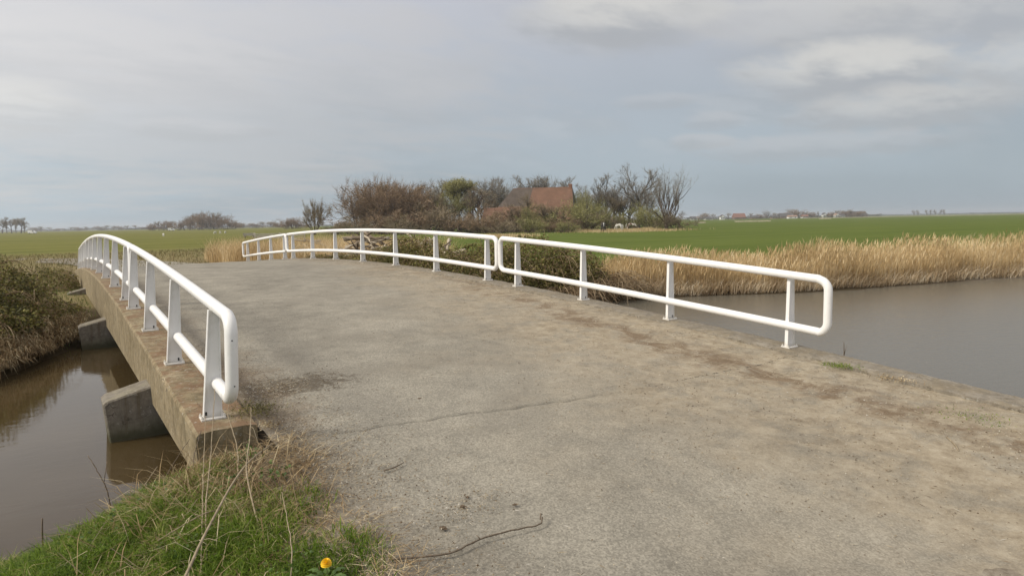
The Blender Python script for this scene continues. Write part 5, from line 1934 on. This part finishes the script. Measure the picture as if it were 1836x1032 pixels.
# ------------------------------------------------------------------ far houses
def house(px, d, w, dep, wall_h, roof_h, wmat, rmat, label, rz=0.0, group='houses of the far village', gable=False):
    wall_h *= .85; roof_h *= .8; w *= .9
    x, y = spot(px, d)
    root = empty('house', (x, y, .38), -YAW + rz)
    tag(root, label, 'house', group)
    mb = MB(); mb.box(-w / 2, w / 2, -dep / 2, dep / 2, 0, wall_h)
    link('wall', mb.mesh('wall', wmat), root)
    mb = MB()
    if gable:
        mb.prism([(-w / 2 - .4, wall_h - .1), (w / 2 + .4, wall_h - .1), (0, wall_h + roof_h)], -dep / 2 - .2, dep / 2 + .2, 'y')
    else:
        mb.prism([(-dep / 2 - .4, wall_h - .1), (dep / 2 + .4, wall_h - .1), (0, wall_h + roof_h)], -w / 2 - .4, w / 2 + .4, 'x')
    link('roof', mb.mesh('roof', rmat), root)
    for k in (-1, 1):
        mb = MB(); mb.box(k * w / 4 - .7, k * w / 4 + .7, -dep / 2 - .05, -dep / 2 + .02, wall_h * .3, wall_h * .75)
        link('window', mb.mesh('window', M_GLASS), root)
    if gable:
        mb = MB(); mb.prism([(-w / 2 + .2, wall_h - .1), (w / 2 - .2, wall_h - .1), (0, wall_h + roof_h - .5)], -dep / 2 - .26, -dep / 2 - .22, 'y')
        link('gable', mb.mesh('gable', wmat), root)


M_WH = m_simple('white_render', [(0.3, (0.62, 0.61, 0.58)), (0.7, (0.78, 0.77, 0.74))], 0.5, 0.8)
M_RED = m_simple('red_roof', [(0.3, (0.17, 0.088, 0.066)), (0.7, (0.25, 0.13, 0.095))], 0.5, 0.85)
M_DK = m_simple('dark_roof_tiles', [(0.3, (0.07, 0.068, 0.068)), (0.7, (0.11, 0.105, 0.10))], 0.5, 0.85)
M_BR = m_simple('village_brick', [(0.3, (0.24, 0.15, 0.11)), (0.7, (0.34, 0.23, 0.17))], 0.5, 0.9)
D = 900
house(1243, D, 8, 8, 3, 3, M_WH, M_DK, 'small white house right beside the large willow, leftmost of the village')
house(1250, D + 30, 7, 8, 2.5, 3, M_WH, M_RED, 'white house with a little red roof, second from the left of the village', gable=True)
house(1270, D, 11, 7, 2.6, 2.6, M_WH, M_DK, 'long low white house left of the village red barn', .2)
house(1295, D - 30, 5.5, 7, 4.2, 3.6, M_WH, M_DK, 'narrow house with a bright white gable, just left of the red roofed barn', gable=True)
house(1325, D, 16, 12, 3.2, 6.5, M_BR, M_RED, 'big barn with a dull red roof in the left half of the village')
house(1353, D + 20, 12, 8, 3, 3, M_BR, M_DK, 'brick house with dark roof right of the red roofed barn')
house(1388, D, 10, 8, 2.6, 3, M_BR, M_DK, 'low brick house in the middle of the village')
house(1407, D, 17, 12, 3.4, 5.2, M_BR, M_DK, 'broad dark roofed farm in the middle of the village')
house(1420, D - 40, 12, 7, 2.8, 2.2, M_WH, M_BR, 'flat white fronted house in front of the broad dark roofed farm')
house(1442, D, 8, 7, 2.8, 2.8, M_WH, M_RED, 'small white house right of the village round tree')
house(1477, D, 4.5, 6, 4.8, 3.2, M_WH, M_DK, 'tall narrow white gabled house in the right half of the village', gable=True)
house(1499, D, 5, 7, 4, 2.8, M_WH, M_BR, 'little pale house right of the tall narrow white gable', gable=True)
house(1508, D + 10, 8, 7, 3, 2.8, M_WH, M_DK, 'rightmost pale house of the village before the dark mound')
house(1530, D + 60, 34, 18, 3.5, 6.5, M_BR, M_DK, 'very long dark barn roof at the right end of the village')
VG = 'trees between the far village houses'
for i, (px, h, k) in enumerate(((1262, 11, 'big'), (1280, 9, 'ash3'), (1307, 10, 'ash3'), (1345, 9, 'ash3'), (1362, 8, 'big'), (1375, 14, 'pollard'), (1388, 9, 'ash3'), (1397, 9, 'big'),
                                (1428, 15, 'big'), (1446, 10, 'ash3'), (1456, 9, 'big'), (1466, 9, 'poplar'), (1487, 9, 'big'), (1498, 11, 'ash3'), (1515, 11, 'big'), (1524, 12, 'ash3'), (1538, 10, 'big'))):
    tree(k, px, D + 25, h * 1.0, ORD[i] + ' of the bare trees among the far village houses, counted from the left', VG, 1.5)
for i, px in enumerate((1638, 1645, 1661, 1668, 1676, 1684, 1692)):
    tree('poplar', px, 1500, 12.5, f'{nm[i]} of the seven small dark poplars on the right horizon', 'seven poplars on the right horizon', 2.4)

# pale strips in the fields: strips of bleached reed along far ditches
M_PALE = m_island('bleached_reed', [(0, (0.34, 0.30, 0.20)), (1, (0.58, 0.53, 0.40))], 0.9, 0.1, 0.1)
for (p0, p1, d, n, lab) in ((1318, 1382, 330, 1500, 'pale reed strip along the ditch in the middle of the green field'), (1250, 1266, 300, 400, 'short pale reed strip at the left side of the green field'),
                            (1468, 1490, 480, 400, 'short pale reed strip before the right half of the village'), (1440, 1836, 760, 5000, 'long pale bank of dry reed below the right horizon'),
                            (1050, 1200, 121, 5000, 'tan strip of dry grass in front of the horses'), (840, 945, 92, 3600, 'tan reeds before the farm behind the joint of the right railings')):
    px = rng.uniform(p0, p1, n) if d > 200 else rng.normal((p0 + p1) / 2, (p1 - p0) / 3.4, n); dd = d + rng.normal(0, 1.6, n) * (d / 100) * (2.5 if d < 200 else 1)
    X = (px - 918) / 1220 * dd
    x = X * math.cos(YAW) + dd * math.sin(YAW); y = -X * math.sin(YAW) + dd * math.cos(YAW)
    hgt = (0.75 if d > 200 else 0.75 * gridn(x, y, 0.35, 2.0) + 0.15)
    V, F = blades(on_ground(x, y), hgt * (.5 + rng.random(n) * .6), 0.02 + d / 3500, .3 * rng.random(n), rng.random(n) * 6.28, .3)
    o = link('reed_strip', new_mesh('reed_strip', V, F, M_REED if d < 200 else M_PALE))
    tag(o, lab, 'reeds', kind='stuff')


# ------------------------------------------------------------------ animals
def skin_body(name, nodes, edges, mat, sub=1):
    me = bpy.data.meshes.new(name)
    me.from_pydata([n[0] for n in nodes], edges, [])
    o = bpy.data.objects.new(name, me)
    COL.objects.link(o)
    o.modifiers.new('skin', 'SKIN')
    sv = me.skin_vertices[0].data
    for i, n in enumerate(nodes):
        rr = n[1] if isinstance(n[1], tuple) else (n[1], n[1])
        sv[i].radius = rr
    sv[0].use_root = True
    s = o.modifiers.new('sub', 'SUBSURF'); s.levels = sub; s.render_levels = sub
    dg = bpy.context.evaluated_depsgraph_get()
    ev = o.evaluated_get(dg)
    m2 = bpy.data.meshes.new_from_object(ev)
    m2.materials.clear(); m2.materials.append(mat)
    m2.polygons.foreach_set('use_smooth', np.ones(len(m2.polygons), dtype=bool))
    bpy.data.objects.remove(o)
    return m2


def quadruped_nodes(s, grazing, neck_l, leg, body_r, head_r):
    """faces +x; s = shoulder height"""
    N_ = [((0, 0, s * .80), (body_r * .95, body_r * 1.0)),               # 0 belly
          ((s * .35, 0, s * .82), (body_r * .9, body_r * 1.05)),         # 1 chest
          ((-s * .38, 0, s * .84), (body_r * .9, body_r * .95))]         # 2 rump
    E = [(0, 1), (0, 2)]
    if grazing:
        nk = [(s * .62, 0, s * .70), (s * .82, 0, s * .38)]
        hd = [(s * .90, 0, s * .20), (s * .98, 0, s * .06)]
    else:
        nk = [(s * .58, 0, s * 1.02), (s * .74, 0, s * 1.22)]
        hd = [(s * .86, 0, s * 1.24), (s * 1.08, 0, s * 1.10)]
    i0 = len(N_)
    N_ += [(nk[0], body_r * .55), (nk[1], body_r * .38), (hd[0], head_r), (hd[1], head_r * .6)]
    E += [(1, i0), (i0, i0 + 1), (i0 + 1, i0 + 2), (i0 + 2, i0 + 3)]
    w = body_r * .55
    for sy in (-1, 1):
        i = len(N_)
        N_ += [((s * .38, sy * w, s * .58), leg * 1.7), ((s * .38, sy * w, s * .30), leg), ((s * .37, sy * w, s * .03), leg * .9)]
        E += [(1, i), (i, i + 1), (i + 1, i + 2)]
        i = len(N_)
        N_ += [((-s * .34, sy * w, s * .56), leg * 2.1), ((-s * .50, sy * w, s * .34), leg * 1.1), ((-s * .45, sy * w, s * .03), leg * .9)]
        E += [(2, i), (i, i + 1), (i + 1, i + 2)]
    return N_, E


def m_patch(name, ca, cb, thr):
    m, t, bs = mat_new(name)
    n = noise_tex(t, 2.2, 2, 0.4, objvec(t))
    t.links.new(mixc(t, maprange(t, n, thr - .01, thr + .01), ca, cb), bs.inputs['Base Color'])
    bs.inputs['Roughness'].default_value = .7
    return m


def animal(kind, px, d, s, rz, mat, hair, label, cat, group, grazing=True):
    x, y = spot(px, d)
    root = empty(kind, (x, y, float(ground_z(x, y))), rz)
    tag(root, label, cat, group)
    if kind == 'horse':
        nd, ed = quadruped_nodes(s, grazing, 1, s * .040, s * .20, s * .085)
    else:
        nd, ed = quadruped_nodes(s, grazing, 1, s * .055, s * .30, s * .12)
    link('body', skin_body('body', nd, ed, mat), root)
    mb = MB()
    hx, hz = (s * .88, s * .30) if grazing else (s * .80, s * 1.33)
    for sy in (-1, 1):
        mb.add([(hx, sy * s * .04, hz), (hx + s * .03, sy * s * .07, hz), (hx, sy * s * .06, hz + s * .09)], [(0, 1, 2)])
    link('ears', mb.mesh('ears', mat), root)
    mb = MB()
    mb.tube([(-s * .55, 0, s * .92), (-s * .63, 0, s * .7), (-s * .63, 0, s * (.3 if kind == 'horse' else .55))], [s * .03, s * .05, s * .02], 6)
    link('tail', mb.mesh('tail', hair), root)
    if kind == 'horse':
        mb = MB()
        a = [(s * .45, 0, s * 1.0), (s * .66, 0, s * .82), (s * .86, 0, s * .45)] if grazing else [(s * .42, 0, s * 1.05), (s * .56, 0, s * 1.20), (s * .72, 0, s * 1.38)]
        mb.tube(a, [s * .03, s * .05, s * .03], 6)
        link('mane', mb.mesh('mane', hair), root)


M_HD = m_patch('dark_coat_white_patches', (0.03, 0.024, 0.02), (0.7, 0.68, 0.63), .60)
M_HW = m_patch('white_coat', (0.44, 0.42, 0.37), (0.56, 0.54, 0.49), .5)
M_HB = m_patch('pied_brown_coat', (0.13, 0.075, 0.04), (0.65, 0.6, 0.52), .52)
M_DH = m_simple('dark_horse_hair', [(.3, (.02, .018, .015)), (.7, (.04, .035, .03))], 5)
M_LH = m_simple('pale_horse_hair', [(.3, (.5, .47, .4)), (.7, (.6, .57, .5))], 5)
animal('horse', 1083, 117, 1.65, -YAW + math.radians(70), M_HD, M_DH, 'dark horse with white patches seen from behind beside the farm trees', 'horse', 'horses by the farm')
animal('horse', 1112, 119, 1.4, -YAW + math.radians(125), M_HW, M_LH, 'white horse grazing in the dry grass right of the dark horse', 'horse', 'horses by the farm')
animal('horse', 1132, 128, 1.4, math.radians(-30), M_HB, M_LH, 'brown and white horse grazing farthest right behind the tan grass', 'horse', 'horses by the farm')
M_SH = m_simple('sheep_wool', [(.3, (.52, .50, .43)), (.7, (.68, .65, .58))], 6, .95)
for px, d, lab in ((297, 170, 'white sheep grazing nearest, right of the left railing crest'), (390, 210, 'white sheep grazing in the left field below the distant wood, left of a pair'), (399, 214, 'white sheep grazing in the left field below the distant wood, middle one'), (408, 212, 'white sheep grazing in the left field, rightmost below the distant wood')):
    animal('sheep', px, d, .75, random.uniform(0, 6.2), M_SH, M_SH, lab, 'sheep', 'sheep in the left field')


# ------------------------------------------------------------------ far vehicles, gate, trough
def van(px, d, L, label, rz=0):
    x, y = spot(px, d)
    root = empty('parked_van', (x, y, .40), -YAW + rz)
    tag(root, label, 'van')
    mb = MB(); mb.prism([(-L / 2, .4), (L / 2, .4), (L / 2, 1.1), (L / 2 - L * .16, 1.3), (L / 2 - L * .3, 2.2), (-L / 2, 2.3)], -.95, .95, 'y')
    link('body', mb.mesh('body', M_WHITEP), root)
    mb = MB(); mb.add([(L / 2 - L * .165, -.97, 1.35), (L / 2 - L * .29, -.97, 2.0), (L / 2 - L * .42, -.97, 2.0), (L / 2 - L * .42, -.97, 1.35)], [(0, 1, 2, 3)])
    link('window', mb.mesh('window', M_GLASS), root)
    for k in (-.3, .3):
        for sy in (-.9, .9):
            mb = MB(); mb.tube([(k * L, sy - .12, .38), (k * L, sy + .12, .38)], .38, 12)
            link('wheel', mb.mesh('wheel', M_BLACK), root)


van(64, 470, 5.2, 'white van parked in the field at the far left by the bare grove')
van(312, 520, 4.4, 'small white van in front of the distant wood between the railings', .2)

M_GATEW = m_simple('bleached_wood', [(.3, (.33, .30, .25)), (.7, (.50, .46, .40))], 3, .9)


def farm_gate(px, d, w, label):
    x, y = spot(px, d)
    root = empty('field_fence', (x, y, float(ground_z(x, y))), -YAW + .1)
    tag(root, label, 'fence')
    n = int(w / 2.2) + 1
    mb = MB(); mb.box(-.07, .07, -.07, .07, 0, 1.15)
    pm = mb.mesh('fence_post', M_GATEW)
    for i in range(n):
        link('fence_post', pm, root, (-w / 2 + w * i / (n - 1), 0, 0))
    mb = MB(); mb.box(-w / 2, w / 2, -.11, -.075, -.06, .06)
    rm = mb.mesh('rail', M_GATEW)
    for z in (.45, .75, 1.03):
        link('rail', rm, root, (0, 0, z))


farm_gate(505, 92, 6.5, 'bleached wooden field fence just above the joint of the far right railing')


def trough(px, d, label):
    x, y = spot(px, d)
    root = empty('water_trough', (x, y, float(ground_z(x, y))), -YAW)
    tag(root, label, 'trough')
    mb = MB(); mb.prism([(-.35, .3), (.35, .3), (.5, .85), (.42, .85), (.3, .38), (-.3, .38), (-.42, .85), (-.5, .85)], -1, 1, 'x')
    link('basin', mb.mesh('basin', M_GATEW), root)
    for sx in (-.8, .8):
        mb = MB(); mb.box(sx - .06, sx + .06, -.3, .3, 0, .3)
        link('leg', mb.mesh('leg', M_GATEW), root)


trough(450, 130, 'grey wooden feeding trough in the left field near the far railing end')
trough(478, 96, 'pale water trough just left of the bleached field fence')


# ------------------------------------------------------------------ haze
mb = MB(); mb.box(-4300, 4300, -4300, 4300, -2.2, 24)
hz = link('haze', mb.mesh('haze', bpy.data.materials.new('haze_air')))
tag(hz, kind='stuff')
hm = hz.data.materials[0]
hm.use_nodes = True
ht = hm.node_tree
ht.nodes.clear()
pv = N(ht, 'ShaderNodeVolumePrincipled')
pv.inputs['Color'].default_value = (0.93, 0.96, 1.0, 1)
pv.inputs['Density'].default_value = 0.00022
pv.inputs['Anisotropy'].default_value = 0.2
ho = N(ht, 'ShaderNodeOutputMaterial')
ht.links.new(pv.outputs[0], ho.inputs['Volume'])
